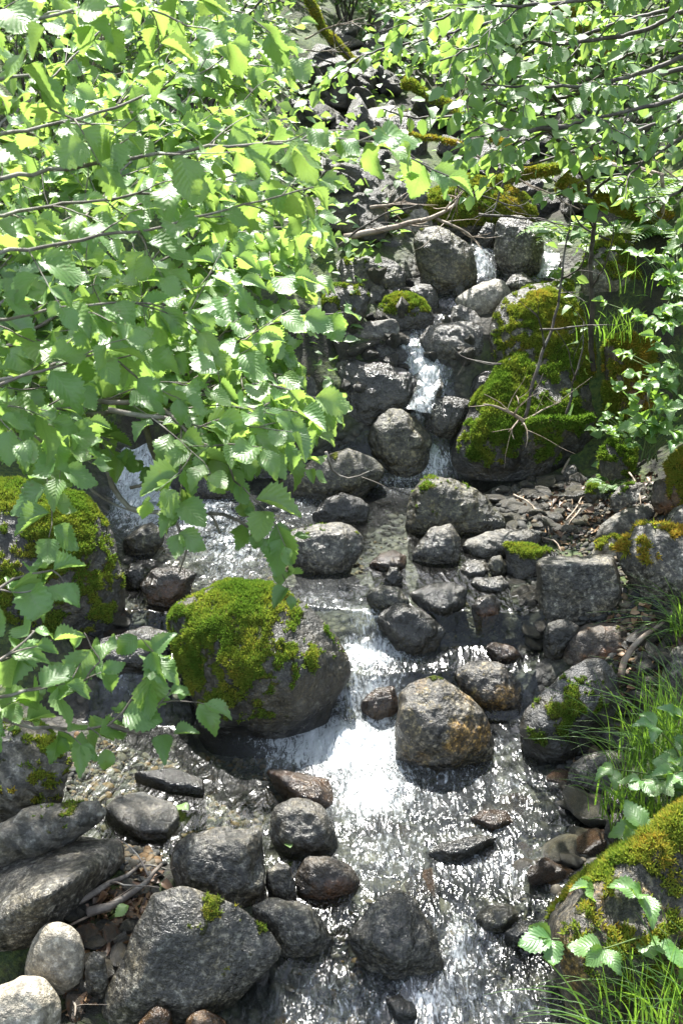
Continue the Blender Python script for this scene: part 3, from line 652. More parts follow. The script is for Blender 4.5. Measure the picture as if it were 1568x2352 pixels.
rock('stone', 'thin dark slab awash under the hanging leaf cluster',
     [(310,1777),(400,1765),(467,1790),(466,1813),(390,1805)], 'dark', .0, 34, slab=.025, wet=.6, rough=.6)
rock('stone', 'reddish brown wet stone with a ragged edge below the white foam',
     [(612,1770),(640,1765),(700,1780),(750,1790),(767,1815),(762,1852),(700,1850),(660,1812)], 'rust', .0, 30, wet=.7, t=.13)
rock('stone', 'low orange brown wet stone in the calm side pool',
     [(1115,1487),(1135,1476),(1180,1486),(1196,1506),(1162,1518),(1130,1508)], 'rust', .0, 20, wet=.7, t=.07)
rock('stone', 'grey olive stone right of the large moss coated left boulder',
     [(280,1240),(320,1207),(350,1197),(375,1222),(374,1250),(300,1275)], 'olive', .15, 28)
rock('stone', 'banded ochre and black wet stone under the bare hanging twig',
     [(325,1345),(350,1310),(400,1295),(452,1320),(432,1352),(385,1392),(335,1375)], 'brown', .0, 30, wet=.8)
rock('stone', 'small black wet stone between the left mossy boulder and the banded one',
     [(280,1320),(300,1295),(330,1305),(335,1335),(305,1350)], 'dark', .0, 26, wet=.8)
rock('boulder', 'dark blue wet boulder right of the foaming left waterfall',
     [(385,1105),(430,1065),(500,1065),(560,1100),(545,1142),(450,1145),(400,1132)], 'dark', .05, 28, wet=.8)
rock('boulder', 'mossy boulder peeping between leaves above the left waterfall',
     [(490,930),(540,878),(640,868),(715,860),(735,920),(690,965),(540,960)], 'dark', .55, 22, tufts=36000, tint=.6)
rock('boulder', 'dark boulder behind the leaf tips left of the black wet block',
     [(640,1000),(680,900),(720,840),(765,850),(800,985),(760,1025),(660,1030)], 'dark', .2, 26, wet=.4, dY=.1)
rock('stone', 'mossy stone at the foot of the large left boulder among leaves',
     [(75,1480),(110,1430),(150,1425),(168,1462),(142,1515),(85,1512)], 'dark', .75, 20, tufts=50000, tint=.6, dY=.1)
rock('stone', 'sunken ochre boulder under the sliding water of the lower cascade',
     [(828,1612),(860,1582),(905,1576),(918,1630),(880,1648),(840,1642)], 'rust', .0, 22, wet=.8, lift=.05)
rock('stone', 'dark stone shaded beneath the granite block beside the brown boulder',
     [(1245,1475),(1255,1432),(1300,1422),(1330,1440),(1300,1500),(1262,1525)], 'dark', .1, 24, dY=.03)
rock('stone', 'thin dark slab jutting from the massive golden boulder into the rapids',
     [(1160,2138),(1190,2120),(1262,2114),(1275,2140),(1185,2154)], 'dark', .0, 34, slab=.04, wet=.7)
rock('boulder', 'rough granite boulder at the right edge above the grass',
     [(1518,1540),(1545,1490),(1600,1475),(1620,1570),(1535,1568)], 'granite', .05, 26)
rock('stone', 'low black stone awash at the bottom of the rapids',
     [(878,2296),(915,2280),(955,2305),(958,2340),(905,2335)], 'dark', .0, 24, wet=.9, t=.1)
rock('stone', 'dark mossy stone between the slate boulder and the sun bleached one',
     [(1370,1690),(1390,1662),(1430,1660),(1450,1690),(1440,1730),(1385,1722)], 'dark', .35, 22, tufts=30000, tint=.35)
rock('boulder', 'black boulder with a lit rim below the far waterfall',
     [(800,300),(830,255),(880,240),(940,255),(985,290),(980,325),(880,335),(810,330)], 'dark', .25, 22, t=.2)
rock('boulder', 'dark boulder in shadow below the hanging leaf spray in the upper middle',
     [(840,470),(880,420),(950,415),(985,450),(970,490),(890,505)], 'dark', .25, 22)
rock('stone', 'pale moss topped stone below the grey dead branch',
     [(905,515),(925,480),(980,472),(1005,492),(990,525),(930,530)], 'pale', .45, 24, tufts=30000, tint=.55)
rock('boulder', 'dark boulder in the shade left of the bell shaped one',
     [(800,585),(820,545),(870,540),(930,530),(955,560),(950,610),(880,600)], 'dark', .15, 24, dY=.1)
rock('stone', 'small lichened stone at the foot of the bell shaped boulder',
     [(1038,672),(1044,655),(1058,650),(1070,662),(1066,680),(1048,682)], 'olive', .2, 18)
rock('stone', 'dark rounded stone between the two mossy boulders on the upper left',
     [(870,672),(880,650),(905,645),(925,662),(915,680),(885,682)], 'grey', .0, 22)
rock('stone', 'pale slanted slab right of the mossy boulder on the upper left',
     [(838,690),(850,662),(875,655),(890,680),(880,695),(850,697)], 'schist', .1, 32)
rock('stone', 'dark wet stone in the black hollow under the narrow chute',
     [(1075,900),(1090,865),(1120,850),(1160,855),(1155,900),(1100,915)], 'dark', .0, 24, wet=.8)
rock('boulder', 'dark boulder in the gap right of the big mossy central one at the left channel',
     [(190,1500),(240,1462),(330,1440),(390,1450),(395,1500),(330,1545),(230,1545)], 'dark', .05, 24, wet=.85)
rock('stone', 'grey stone with a pointed top in the shaded pool behind the beach',
     [(1290,1095),(1300,1070),(1318,1065),(1338,1092),(1325,1105)], 'granite', .0, 30)
rock('stone', 'mossy low stone between the beach cobbles and the moss wrapped block',
     [(1340,1140),(1352,1118),(1385,1112),(1402,1130),(1385,1148)], 'dark', .85, 20, tufts=70000, tint=.4)
rock('stone', 'moss sided grey stone below the leafy plants on the right bank',
     [(1400,1145),(1420,1118),(1470,1108),(1490,1130),(1470,1155),(1420,1160)], 'granite', .4, 22, tufts=60000, tint=.45)
rock('stone', 'submerged tan stone under the glitter of the main pool',
     [(1080,1880),(1110,1860),(1160,1862),(1180,1890),(1130,1905)], 'rust', .0, 20, wet=.5, t=.08, lift=.1)
rock('stone', 'long sunken ledge across the lower rapids',
     [(980,1960),(1010,1935),(1100,1915),(1140,1925),(1080,1960),(1010,1975)], 'dark', .0, 26, wet=.8, t=.08)
rock('stone', 'sunken olive boulder bulging under the lower rapids',
     [(1085,2110),(1120,2080),(1170,2075),(1200,2105),(1160,2135),(1110,2135)], 'olive', .0, 20, wet=.8, t=.1)

# -- loose cobbles: small stones nothing tells apart, each an object of its own
def place_cobbles(name, label, group, uvs, kinds, smin, smax, sink=.3, seed=1, wet=None, sub=3):
    r = np.random.default_rng(seed); protos = []
    for k in kinds:
        for j in range(2):
            d, F = ico(sub); pl = nrm(r.normal(size=(16, 3))); h = r.uniform(.75, 1.05, 16)*np.linalg.norm(pl*[1, .8, .62], axis=1)
            rr = ((np.maximum(d@pl.T, 1e-6)/h)**14).sum(1)**(-1/14)*1.07
            V = d*rr[:, None]*.5; V = V+d*(.03*fbm(V*5+j*3.3, 3)+(-.012+.015*fbm(V*9+j, 2) if sub > 3 else 0))[:, None]
            protos.append(mesh(name, V, F, RM[k], attrs={'wet': np.full(len(V), .15 if wet is None else wet), 'moss': np.zeros(len(V))}))
    for u, v in uvs:
        p = cast(u, v); s = r.uniform(smin, smax)*r.uniform(.7, 1.1)
        g = float(gfast(p[0], p[1])); o = link(name, protos[r.integers(len(protos))], None, (p[0], p[1], g+s*(.5-sink)*.7))
        o.scale = (s*r.uniform(.9, 1.3), s*r.uniform(.8, 1.1), s*r.uniform(.55, .85)); o.rotation_euler = (r.normal(0, .25), r.normal(0, .25), r.uniform(0, 6.3))
        tag(o, label, 'stone', group)
def scat(poly, n, seed):
    r = np.random.default_rng(seed); P = np.array(poly, float); out = []
    while len(out) < n:
        q = r.uniform(P.min(0), P.max(0)); c = False
        for (x1, y1), (x2, y2) in zip(P, np.roll(P, -1, 0)):
            if (y1 > q[1]) != (y2 > q[1]) and q[0] < (x2-x1)*(q[1]-y1)/(y2-y1)+x1: c = not c
        if c: out.append(q)
    return out
place_cobbles('cobble', 'small loose cobble on the dark beach behind the pale granite block', 'cobbles on the beach', scat([(1110,1130),(1200,1090),(1330,1100),(1400,1150),(1350,1230),(1200,1215),(1150,1210)], 70, 3), ['grey', 'granite', 'schist', 'olive'], .04, .11, seed=3)
place_cobbles('cobble', 'small dark wet cobble among the flat slabs beside the calm side pool', 'wet cobbles by the side pool', scat([(930,1280),(1060,1290),(1160,1320),(1240,1350),(1240,1480),(1170,1470),(1140,1420),(1000,1330)], 60, 4), ['dark', 'grey', 'olive'], .05, .12, seed=4, wet=.6)
place_cobbles('cobble', 'small cobble lying in dead leaves on the right bank near the driftwood stick', 'cobbles around the driftwood stick', scat([(1430,1440),(1568,1400),(1568,1640),(1430,1640),(1430,1560)], 40, 5), ['grey', 'granite', 'schist'], .05, .11, seed=5)
place_cobbles('cobble', 'small submerged cobble on the bed of the main pool', 'cobbles on the pool bed', scat([(860,1800),(1350,1760),(1380,1960),(1250,2060),(1080,2200),(850,2030)], 70, 6), ['olive', 'rust', 'pale', 'grey'], .06, .15, seed=6, wet=.4)
place_cobbles('cobble', 'small wet stone lodged among the upper cascade boulders', 'stones among the upper boulders', scat([(760,640),(1120,620),(1130,760),(1100,900),(1000,1060),(820,1010),(780,980),(760,780)], 46, 8), ['dark', 'grey', 'olive'], .06, .15, seed=8, wet=.5)
place_cobbles('cobble', 'small wet stone along the left channel beside the mossy boulders', 'stones along the left channel', scat([(290,1230),(420,1260),(640,1300),(500,1340),(380,1420),(300,1500),(200,1560),(180,1480),(290,1380)], 30, 9), ['dark', 'olive', 'brown'], .05, .13, seed=9, wet=.6)
place_cobbles('cobble', 'small stone lodged between the bottom left boulders', 'stones between the bottom left boulders', scat([(160,2090),(240,2060),(320,2010),(400,2060),(300,2150),(240,2300),(150,2352),(140,2290),(200,2180)], 30, 10), ['dark', 'granite', 'brown'], .04, .09, seed=10)

place_cobbles('dark_rock', 'dark rock half buried in the shaded slope behind the cascade', 'rocks buried in the slope', scat([(740,430),(860,330),(1100,200),(1330,260),(1480,420),(1330,520),(960,420),(800,560)], 34, 12)+scat([(640,100),(900,80),(900,330),(700,330)], 26, 13), ['dark'], .2, .45, seed=12, wet=.2, sink=.3, sub=5)
# gravel on the beach and the pool bed: nobody could count it
def scatter_mesh(name, pos, s, tmpl, mat, tint, flat=.6, tilt=.3, seed=0, kind='stuff'):
    r = np.random.default_rng(seed); V0, F0 = tmpl; n = len(pos); a = r.uniform(0, 6.28, n); ca, sa = np.cos(a), np.sin(a)
    V = V0[None]*s[:, None, None]*np.stack([r.uniform(.8, 1.3, n), r.uniform(.7, 1.1, n), flat*r.uniform(.7, 1.2, n)], -1)[:, None]
    tx, ty = r.normal(0, tilt, n), r.normal(0, tilt, n)
    V[..., 2] += V[..., 0]*tx[:, None]+V[..., 1]*ty[:, None]
    W = np.stack([V[..., 0]*ca[:, None]-V[..., 1]*sa[:, None], V[..., 0]*sa[:, None]+V[..., 1]*ca[:, None], V[..., 2]], -1)+pos[:, None]
    F = (F0[None]+(np.arange(n)*len(V0))[:, None, None]).reshape(-1, F0.shape[1])
    return tag(link(name, mesh(name, W.reshape(-1, 3), F, mat, attrs={'tint': np.repeat(tint, len(V0))})), kind=kind)
pb, pf = ico(2); pb = pb*.5*(1+.12*noise(pb*1.7))[:, None]
uv = scat([(160,1690),(640,1690),(860,1800),(640,1850),(400,1930),(330,2080),(280,2000),(270,1900),(160,1850)], 4200, 21)+scat([(860,1760),(1370,1700),(1390,1960),(1240,2100),(1080,2330),(640,2352),(700,2090),(850,2020)], 1300, 22)+scat([(930,1230),(1110,1120),(1400,1090),(1568,1230),(1568,1680),(1440,1640),(1250,1480),(1030,1520),(1000,1300)], 4200, 23)+scat([(290,1080),(1000,1060),(900,1300),(700,1340),(300,1420)], 1800, 24)
pos = castn(uv); pos[:, :2] += rng.normal(0, .006, (len(pos), 2)); pos[:, 2] = gfast(pos[:, 0], pos[:, 1])+.002
gs = rng.lognormal(math.log(.019), .45, len(pos)).clip(.008, .05)
gt = np.clip(rng.beta(1.6, 1.8, len(pos))*np.where(pos[:, 0] < .1, 1.0, .75), 0, 1)
scatter_mesh('gravel', pos, gs, (pb, pf), GRAVEL, gt, seed=31)

# ------------------------------------------------------------------ leaves and branches
def leaf_tmpl(rows, cols, width=.36, fold=.16, bend=.2, tooth=.12, peak=.42, curl=0.):
    s = np.linspace(0, 1, rows); c = np.linspace(-1, 1, cols)
    k = math.log(.5)/math.log(peak); wd = width*np.sin(math.pi*np.clip(s, 0, 1)**k)**.8*(1-.25*s); wd[0] = .012; wd[-1] = .004
    V, U = [], []
    for i, (si, wi) in enumerate(zip(s, wd)):
        for cj in c:
            e = wi*cj
            if abs(cj) > .99 and 0 < i < rows-1: e *= 1+tooth*(1 if i % 2 else -1)
            V.append((e, .06+si*.94+(.02 if abs(cj) > .99 and i % 2 else 0), fold*abs(e)*1.2-bend*si*si+curl*math.sin(si*7)*abs(cj)*.06-.018*(i % 2)*(abs(cj) > .2)*(abs(cj) < .99)))
            U.append((.5+.5*cj, si))
    i = np.arange(rows*cols).reshape(rows, cols)
    return np.array(V), np.stack([i[:-1, :-1], i[:-1, 1:], i[1:, 1:], i[1:, :-1]], -1).reshape(-1, 4), np.array(U)
T_NEAR = [leaf_tmpl(19, 5, w_, f_, b_, .105, pk, c_) for w_, f_, b_, pk, c_ in ((.37, .25, .12, .42, 1), (.34, .5, .32, .4, -1), (.39, .1, .22, .45, 1.5), (.32, .9, .08, .4, .5), (.35, .35, -.12, .43, 2.5), (.40, .2, .45, .46, -2))]
T_MID = [leaf_tmpl(7, 3, .37, .3, .15, .1, .4), leaf_tmpl(7, 3, .35, .6, .3, .1, .42), leaf_tmpl(7, 3, .4, .1, .05, .1, .42)]
T_FAR = [leaf_tmpl(4, 3, .36, .35, .15, 0, .42), leaf_tmpl(4, 3, .38, .1, .3, 0, .45)]
T_WIL = [leaf_tmpl(5, 3, .15, .3, .15, 0, .5), leaf_tmpl(5, 3, .13, .2, -.1, 0, .5)]
def foliage(name, pos, dr, nm, ln, tint, tm, mat, parent=None, seed=0):
    r = np.random.default_rng(seed); n = len(pos); which = r.integers(0, len(tm), n)
    y = nrm(dr); x = nrm(np.cross(y, nm)); z = np.cross(x, y); Vs, Fs, Us, Ts, o = [], [], [], [], 0
    for k, (V0, F0, U0) in enumerate(tm):
        m = which == k
        if not m.any(): continue
        fx = ln[m][:, None, None]
        V = pos[m][:, None]+fx*(V0[None, :, :1]*x[m][:, None]+V0[None, :, 1:2]*y[m][:, None]+V0[None, :, 2:]*z[m][:, None])
        c = m.sum(); Vs.append(V.reshape(-1, 3)); Fs.append((F0[None]+(np.arange(c)*len(V0))[:, None, None]).reshape(-1, 4)+o)
        o += c*len(V0); Us.append(np.tile(U0, (c, 1))); Ts.append(np.repeat(tint[m], len(V0)))
    return link(name, mesh(name, np.vstack(Vs), np.vstack(Fs), mat, attrs={'tint': np.concatenate(Ts)}, uv=np.vstack(Us)), parent)
def twig_leaves(Q, r, L, gap, out, droop, flat, start=.12, young=.35):
    """alternate leaves along a twig polyline"""
    seg = np.linalg.norm(np.diff(Q, axis=0), axis=1); cum = np.concatenate([[0], np.cumsum(seg)]); tot = cum[-1]
    s = np.arange(tot*start+r.uniform(0, gap), tot, gap)
    for k, a in enumerate(np.append(s, tot*.995)):
        p = np.array([np.interp(a, cum, Q[:, i]) for i in range(3)]); i = min(np.searchsorted(cum, a), len(Q)-1); T = nrm(Q[i]-Q[i-1])
        side = nrm(np.cross(T, [0, 0, 1.])+1e-6)*(1 if k % 2 else -1); end = a > tot*.98
        d = T*(1. if end else r.uniform(.25, .7))+side*(0 if end else r.uniform(.5, 1.))+np.array([0, 0, -r.uniform(.2, 1.)*droop])+r.normal(0, .22, 3)
        if r.random() < .34: d = d*.6+np.array([0, -.15, -.8*droop]); nn = np.array([0, -.45, .75])+r.normal(0, flat, 3)
        else: d = d*np.array([1, 1, .55]); nn = np.array([0, -.37, 1.])+r.normal(0, flat*.40, 3)+side*.10
        out.append((p, d, nn, L*(1-young*(a/tot)**3)*r.choice([r.uniform(.5, .8), r.uniform(.8, 1.15)], p=[.3, .7])))
def bend_twig(p, d, L, r, sag=.25, n=7):
    P = [p]; d = nrm(d)
    for i in range(n):
        d = nrm(d+np.array([0, 0, -sag/n])+r.normal(0, .11, 3)); P.append(P[-1]+d*L/n)
    return np.array(P)
def grow(P, r0, seed, leafL=.075, gap=.03, sub=.07, subL=.3, droop=.6, flat=.5, bare=.15, sag=.25, up=.15, sub2=True):
    """a limb along a polyline with side twigs and leaves -> tubes, leaves"""
    r = np.random.default_rng(seed); C = spline(P, .03); C[1:-1] += r.normal(0, .0025, (len(C)-2, 3)); n = len(C)
    tl = [tube(C, np.linspace(r0, r0*.28, n), 6)]; lv = []
    seg = np.linalg.norm(np.diff(C, axis=0), axis=1); cum = np.concatenate([[0], np.cumsum(seg)]); tot = cum[-1]
    a = tot*bare; k = seed
    while a < tot:
        i = min(np.searchsorted(cum, a), n-1); T = nrm(C[i]-C[i-1]); side = nrm(np.cross(T, [0, 0, 1.])+r.normal(0, .45, 3))*(1 if k % 2 else -1); k += 1
        f = a/tot; L = subL*r.uniform(.45, 1.15)*(1-.45*f)
        Q = bend_twig(C[i], T*r.uniform(.5, 1.)+side*r.uniform(.5, 1.1)+np.array([0, 0, r.normal(up, .3)]), L, r, sag)
        tl.append(tube(Q, np.linspace(r0*.3, r0*.12, len(Q)), 4)); twig_leaves(Q, r, leafL, gap, lv, droop, flat)
        if sub2 and L > .22:
            for f2 in (.35, .65):
                j = int(f2*len(Q)); T2 = nrm(Q[j]-Q[j-1]); s2 = nrm(np.cross(T2, [0, 0, 1.])+r.normal(0, .5, 3))*(1 if r.random() < .5 else -1)
                Q2 = bend_twig(Q[j], T2*.8+s2*.8, L*.5, r, sag, 5); tl.append(tube(Q2, np.linspace(r0*.18, r0*.09, len(Q2)), 4)); twig_leaves(Q2, r, leafL*.9, gap, lv, droop, flat)
        a += sub*r.uniform(.6, 1.4)
    if bare < 1: twig_leaves(C[int(n*.6):], r, leafL, gap*1.3, lv, droop, flat)
    return tl, lv
def shrub(name, label, cat, loc, limbs, bark, leafmat, tm, group=None, tintb=0., **kw):
    """a shrub: Empty > each limb (with its twigs) > that limb's foliage"""
    root = bpy.data.objects.new(name, None); COL.objects.link(root); loc = np.array(loc, float); root.location = loc.tolist(); root.empty_display_size = .1
    tag(root, label, cat, group)
    for k, lm in enumerate(limbs):
        P = np.array(lm['P'], float); q = dict(kw); q.update({a: b for a, b in lm.items() if a not in ('P', 'r')})
        sd = abs(hash((round(P[0][0]*1000), round(P[-1][0]*1000), round(P[-1][2]*1000), k))) % 100000
        tl, lv = grow(P, lm.get('r', .012), sd, **q)
        lo = link('limb', tubes_mesh('limb', [(V-loc, F) for V, F in tl], bark), root)
        if lv:
            r = np.random.default_rng(sd); A = [np.array(x) for x in zip(*lv)]
            tn = np.clip(r.beta(1.6, 2.4, len(lv))+.35*noise(A[0]*3)+tintb, 0, 1)
            foliage('foliage', A[0]-loc, A[1], A[2], A[3], tn, tm, leafmat, lo, sd)
    return root
def pl(*q): return [at(u, v, Y) for u, v, Y in q]

# near alder: limbs reach in from beyond the left edge
TR = (-1.75, 1.55, 2.25)
near = [
 pl((-700,500,1.6),(-300,440,1.75),(-40,420,1.85),(160,385,1.95),(400,350,2.0),(640,325,2.05),(860,325,2.1),(960,372,2.12),(1030,405,2.12)),
 pl((-700,600,1.6),(-250,640,1.75),(-60,590,1.85),(150,560,1.95),(350,525,2.0),(560,470,2.05),(720,430,2.1)),
 pl((-700,700,1.6),(-250,760,1.75),(-80,750,1.85),(120,715,1.9),(300,690,1.95),(430,720,2.0)),
 pl((-700,800,1.6),(-250,870,1.7),(-60,890,1.75),(100,850,1.8),(230,815,1.85),(330,880,1.9)),
 pl((-500,200,1.7),(-200,120,1.8),(-60,70,1.9),(140,35,1.95),(300,10,2.0),(430,60,2.05)),
 pl((-500,260,1.7),(-200,200,1.8),(-40,190,1.85),(60,175,1.9),(120,250,1.92),(230,292,1.95)),
 pl((-600,330,1.7),(-200,330,1.9),(60,300,2.1),(260,250,2.2),(420,190,2.3),(560,110,2.4)),
 pl((-700,880,1.6),(-250,930,1.75),(-60,930,1.85),(60,940,1.9),(125,1020,1.9)),
 pl((-600,420,1.7),(-150,500,2.0),(150,470,2.2),(420,430,2.3),(600,400,2.4),(700,450,2.4)),
 pl((-500,120,1.8),(-150,20,2.0),(150,-40,2.1),(350,-30,2.2),(560,30,2.3)),
]
shrub('alder_shrub', 'alder shrub reaching in from the left edge with big glossy toothed leaves nearest the camera', 'shrub', TR,
      [dict(P=p, r=.0055) for p in near], BARK, LEAF, T_NEAR, leafL=.085, gap=.034, sub=.085, subL=.2, droop=.65, flat=.5, bare=.22)
mid = [
 pl((-260,900,2.3),(0,700,2.5),(220,520,2.6),(450,420,2.75),(640,255,2.9)),
 pl((-260,940,2.3),(0,800,2.5),(250,660,2.6),(500,565,2.7),(700,560,2.8)),
 pl((-260,960,2.3),(0,900,2.5),(250,800,2.6),(480,740,2.7),(700,640,2.8),(770,600,2.85)),
 pl((-200,1010,2.3),(100,990,2.5),(300,940,2.6),(410,895,2.65),(560,820,2.75),(740,745,2.85)),
 pl((250,965,2.55),(330,955,2.6),(405,900,2.65),(530,925,2.75),(640,945,2.8),(700,905,2.85),(780,925,2.9)),
 pl((250,985,2.5),(390,1005,2.55),(520,1030,2.65),(640,1000,2.75),(740,965,2.85)),
 pl((220,960,2.5),(380,985,2.52),(500,1060,2.6),(590,1080,2.65),(640,1150,2.65)),
 pl((-260,700,2.3),(-60,520,2.5),(200,300,2.7),(400,150,2.8),(560,50,2.9)),
 pl((-260,600,2.3),(-60,350,2.5),(150,150,2.7),(320,-20,2.8)),
 pl((-260,760,2.3),(100,600,2.6),(400,270,2.9),(620,160,3.1),(700,120,3.2)),
 pl((-200,980,2.2),(-20,1010,2.25),(60,1030,2.3),(120,1090,2.3)),
 pl((-260,860,2.3),(-20,620,2.6),(160,400,2.9),(300,200,3.1),(420,60,3.2)),
 pl((-200,930,2.6),(150,760,2.9),(400,640,3.1),(600,480,3.2),(740,300,3.3)),
 pl((-200,950,2.6),(200,860,2.9),(450,830,3.1),(640,760,3.2),(770,820,3.25)),
 pl((200,1000,2.9),(420,960,3.0),(560,900,3.1),(680,860,3.2),(790,880,3.25)),
 pl((350,720,2.9),(500,650,3.0),(620,560,3.1),(720,520,3.2),(800,560,3.2)),
]
def lay(P):
    """boughs spread in one rising sheet: the higher in view, the farther out"""
    out = []
    for x in P:
        u, v = project(x); u = u-120*sstep(300, 750, u); v = v-45*sstep(800, 1000, v); Yn = max(2.1, 2.3+(950-v)/900*1.6+(x[1]-2.7)*.35)
        out.append(at(u, v, Yn))
    return out
mid = [lay(P) for P in mid]
shrub('alder_shrub', 'alder shrub with drooping leafy boughs over the left half of the stream', 'shrub', (-1.6, 2.6, 1.0),
      [dict(P=p, r=.0065) for p in mid], BARK, LEAF, T_NEAR, leafL=.10, gap=.035, sub=.068, subL=.34, droop=.75, flat=.5, bare=.15)
low = [pl((-420,1600,1.55),(-120,1625,1.7),(40,1662,1.75),(150,1672,1.8),(250,1664,1.84),(310,1600,1.86),(360,1510,1.86)),
       pl((-420,1590,1.55),(-100,1400,1.6),(30,1330,1.66),(120,1310,1.7)),
       pl((-420,1600,1.55),(-60,1540,1.62),(20,1500,1.66),(80,1450,1.7)),
       pl((-420,1600,1.55),(-100,1600,1.62),(60,1590,1.7),(190,1560,1.76),(230,1520,1.78)),
       pl((250,1664,1.84),(320,1680,1.85),(350,1640,1.85),(390,1590,1.86))]
shrub('alder_shrub', 'low alder sprig with broad serrated leaves at the lower left above the mossy stones', 'shrub', at(-420, 1600, 1.55),
      [dict(P=p, r=.006) for p in low], BARK, LEAF, T_NEAR, leafL=.088, gap=.034, sub=.055, subL=.12, droop=.6, flat=.45, bare=.35, sub2=False)
hang = [dict(P=pl((120,930,2.5),(220,1000,2.5),(245,1085,2.48),(300,1165,2.46),(400,1180,2.45),(480,1178,2.44),(505,1225,2.44)), r=.011, bare=2.),
        dict(P=pl((330,955,2.5),(350,1030,2.5),(380,1110,2.48),(400,1190,2.46),(430,1255,2.45),(412,1315,2.45)), r=.008, bare=2.),
        dict(P=pl((110,950,2.5),(150,1060,2.5),(240,1145,2.48),(320,1180,2.46)), r=.006, bare=2.),
        dict(P=pl((300,1120,2.47),(340,1105,2.47),(370,1095,2.47),(395,1130,2.46)), r=.005, bare=2.),
        dict(P=pl((480,1178,2.44),(550,1195,2.42),(600,1240,2.4),(640,1300,2.38)), r=.005, bare=.2, sub=.032, subL=.11, gap=.032)]
shrub('alder_shrub', 'bare lichened alder stems hanging over the left waterfall with one leaf cluster at the tip', 'shrub', at(120, 930, 2.5), hang, BARK, LEAF, T_NEAR,
      leafL=.088, gap=.045, sub=.1, subL=.16, droop=.6, flat=.5, sub2=False)
for o in [o for o in bpy.data.objects if o.name.startswith('foliage')]:
    pass

# shrubs growing on the slope: arching limbs from a base
def slope_shrub(name, label, x, y, h, n, spread, seed, leafmat=LEAF2, tm=T_MID, bark=DARKBARK, leafL=.075, gap=.04, sub=.11, subL=.42, lean=(0, 0), group=None, cat='shrub', tintb=0., r0=.014, z=None, bare=.25):
    r = np.random.default_rng(seed); b = np.array([x, y, float(gfast(x, y))-.05 if z is None else z]); L = []
    for k in range(n):
        a = k*2.4+r.uniform(-.4, .4); q = spread*r.uniform(.35, 1.1); tip = b+np.array([math.cos(a)*q+lean[0], math.sin(a)*q*.8+lean[1], h*r.uniform(.55, 1.05)])
        m = b+(tip-b)*np.array([.35, .35, .62])+r.normal(0, .05, 3)
        L.append(dict(P=[b+r.normal(0, .03, 3)*[1, 1, 0], b+(m-b)*.5+r.normal(0, .04, 3), m, m+(tip-m)*.55+[0, 0, .08*h], tip], r=r0*r.uniform(.7, 1.1)))
    return shrub(name, label, cat, b, L, bark, leafmat, tm, group, tintb, leafL=leafL, gap=gap, sub=sub, subL=subL, droop=.6, flat=.5, bare=bare, sag=.2)
G = 'shrubs on the slope behind the stream'
slope_shrub('leafy_shrub', 'leafy shrub behind the near alder at the upper left edge', -2.5, 5.7, 4.3, 13, 1.5, 1, lean=(1.25, .2), leafL=.09, bare=.5)
slope_shrub('leafy_shrub', 'leafy shrub filling the left middle behind the drooping alder boughs', -1.5, 6.6, 1.4, 9, .8, 2)
slope_shrub('leafy_shrub', 'bright leafy shrub left of the far waterfall', -1.8, 8.8, 2.2, 9, 1.1, 3, tintb=.1)
slope_shrub('leafy_shrub', 'leafy shrub at the top left corner behind the glossy leaves', -3.2, 8.5, 2.8, 9, 1.4, 4)
slope_shrub('birch_shrub', 'sunlit birch shrub hanging over the upper middle right of the far waterfall', 1.6, 9.4, 1.8, 10, 1.0, 5, tintb=.1)
slope_shrub('birch_shrub', 'birch shrub with pale yellow green leaves at the top centre', 1.35, 10.2, 1.9, 10, 1.0, 6, tintb=.2)
slope_shrub('birch_shrub', 'birch shrub arching over the upper right beside the willow', 2.9, 9.0, 2.1, 10, 1.1, 7, lean=(-.2, 0))
slope_shrub('willow_shrub', 'grey green willow shrub with narrow leaves at the upper right edge', 2.75, 7.3, 1.9, 9, .8, 8, WILLOW, T_WIL, leafL=.07, gap=.022, sub=.09, subL=.3)
slope_shrub('leafy_shrub', 'dense leafy shrub in the top right corner behind the willow', 3.4, 9.2, 2.4, 10, 1.4, 9)
slope_shrub('leafy_shrub', 'leafy shrub high on the slope above the far waterfall', -.5, 12.8, 1.7, 9, 1.2, 10, tintb=.1, leafL=.085)
slope_shrub('leafy_shrub', 'darker leafy shrub on the skyline left of the top centre', -2.4, 12.0, 2.4, 9, 1.6, 11, leafL=.085)
slope_shrub('leafy_shrub', 'leafy shrub on the upper slope between the birch and the corner shrub', 2.0, 12.0, 2.4, 10, 1.6, 12, leafL=.085)
slope_shrub('leafy_shrub', 'small low willow with narrow leaves below the far waterfall', -.75, 8.0, .6, 8, .35, 13, WILLOW, T_WIL, leafL=.06, gap=.022, sub=.08, subL=.22, r0=.007)
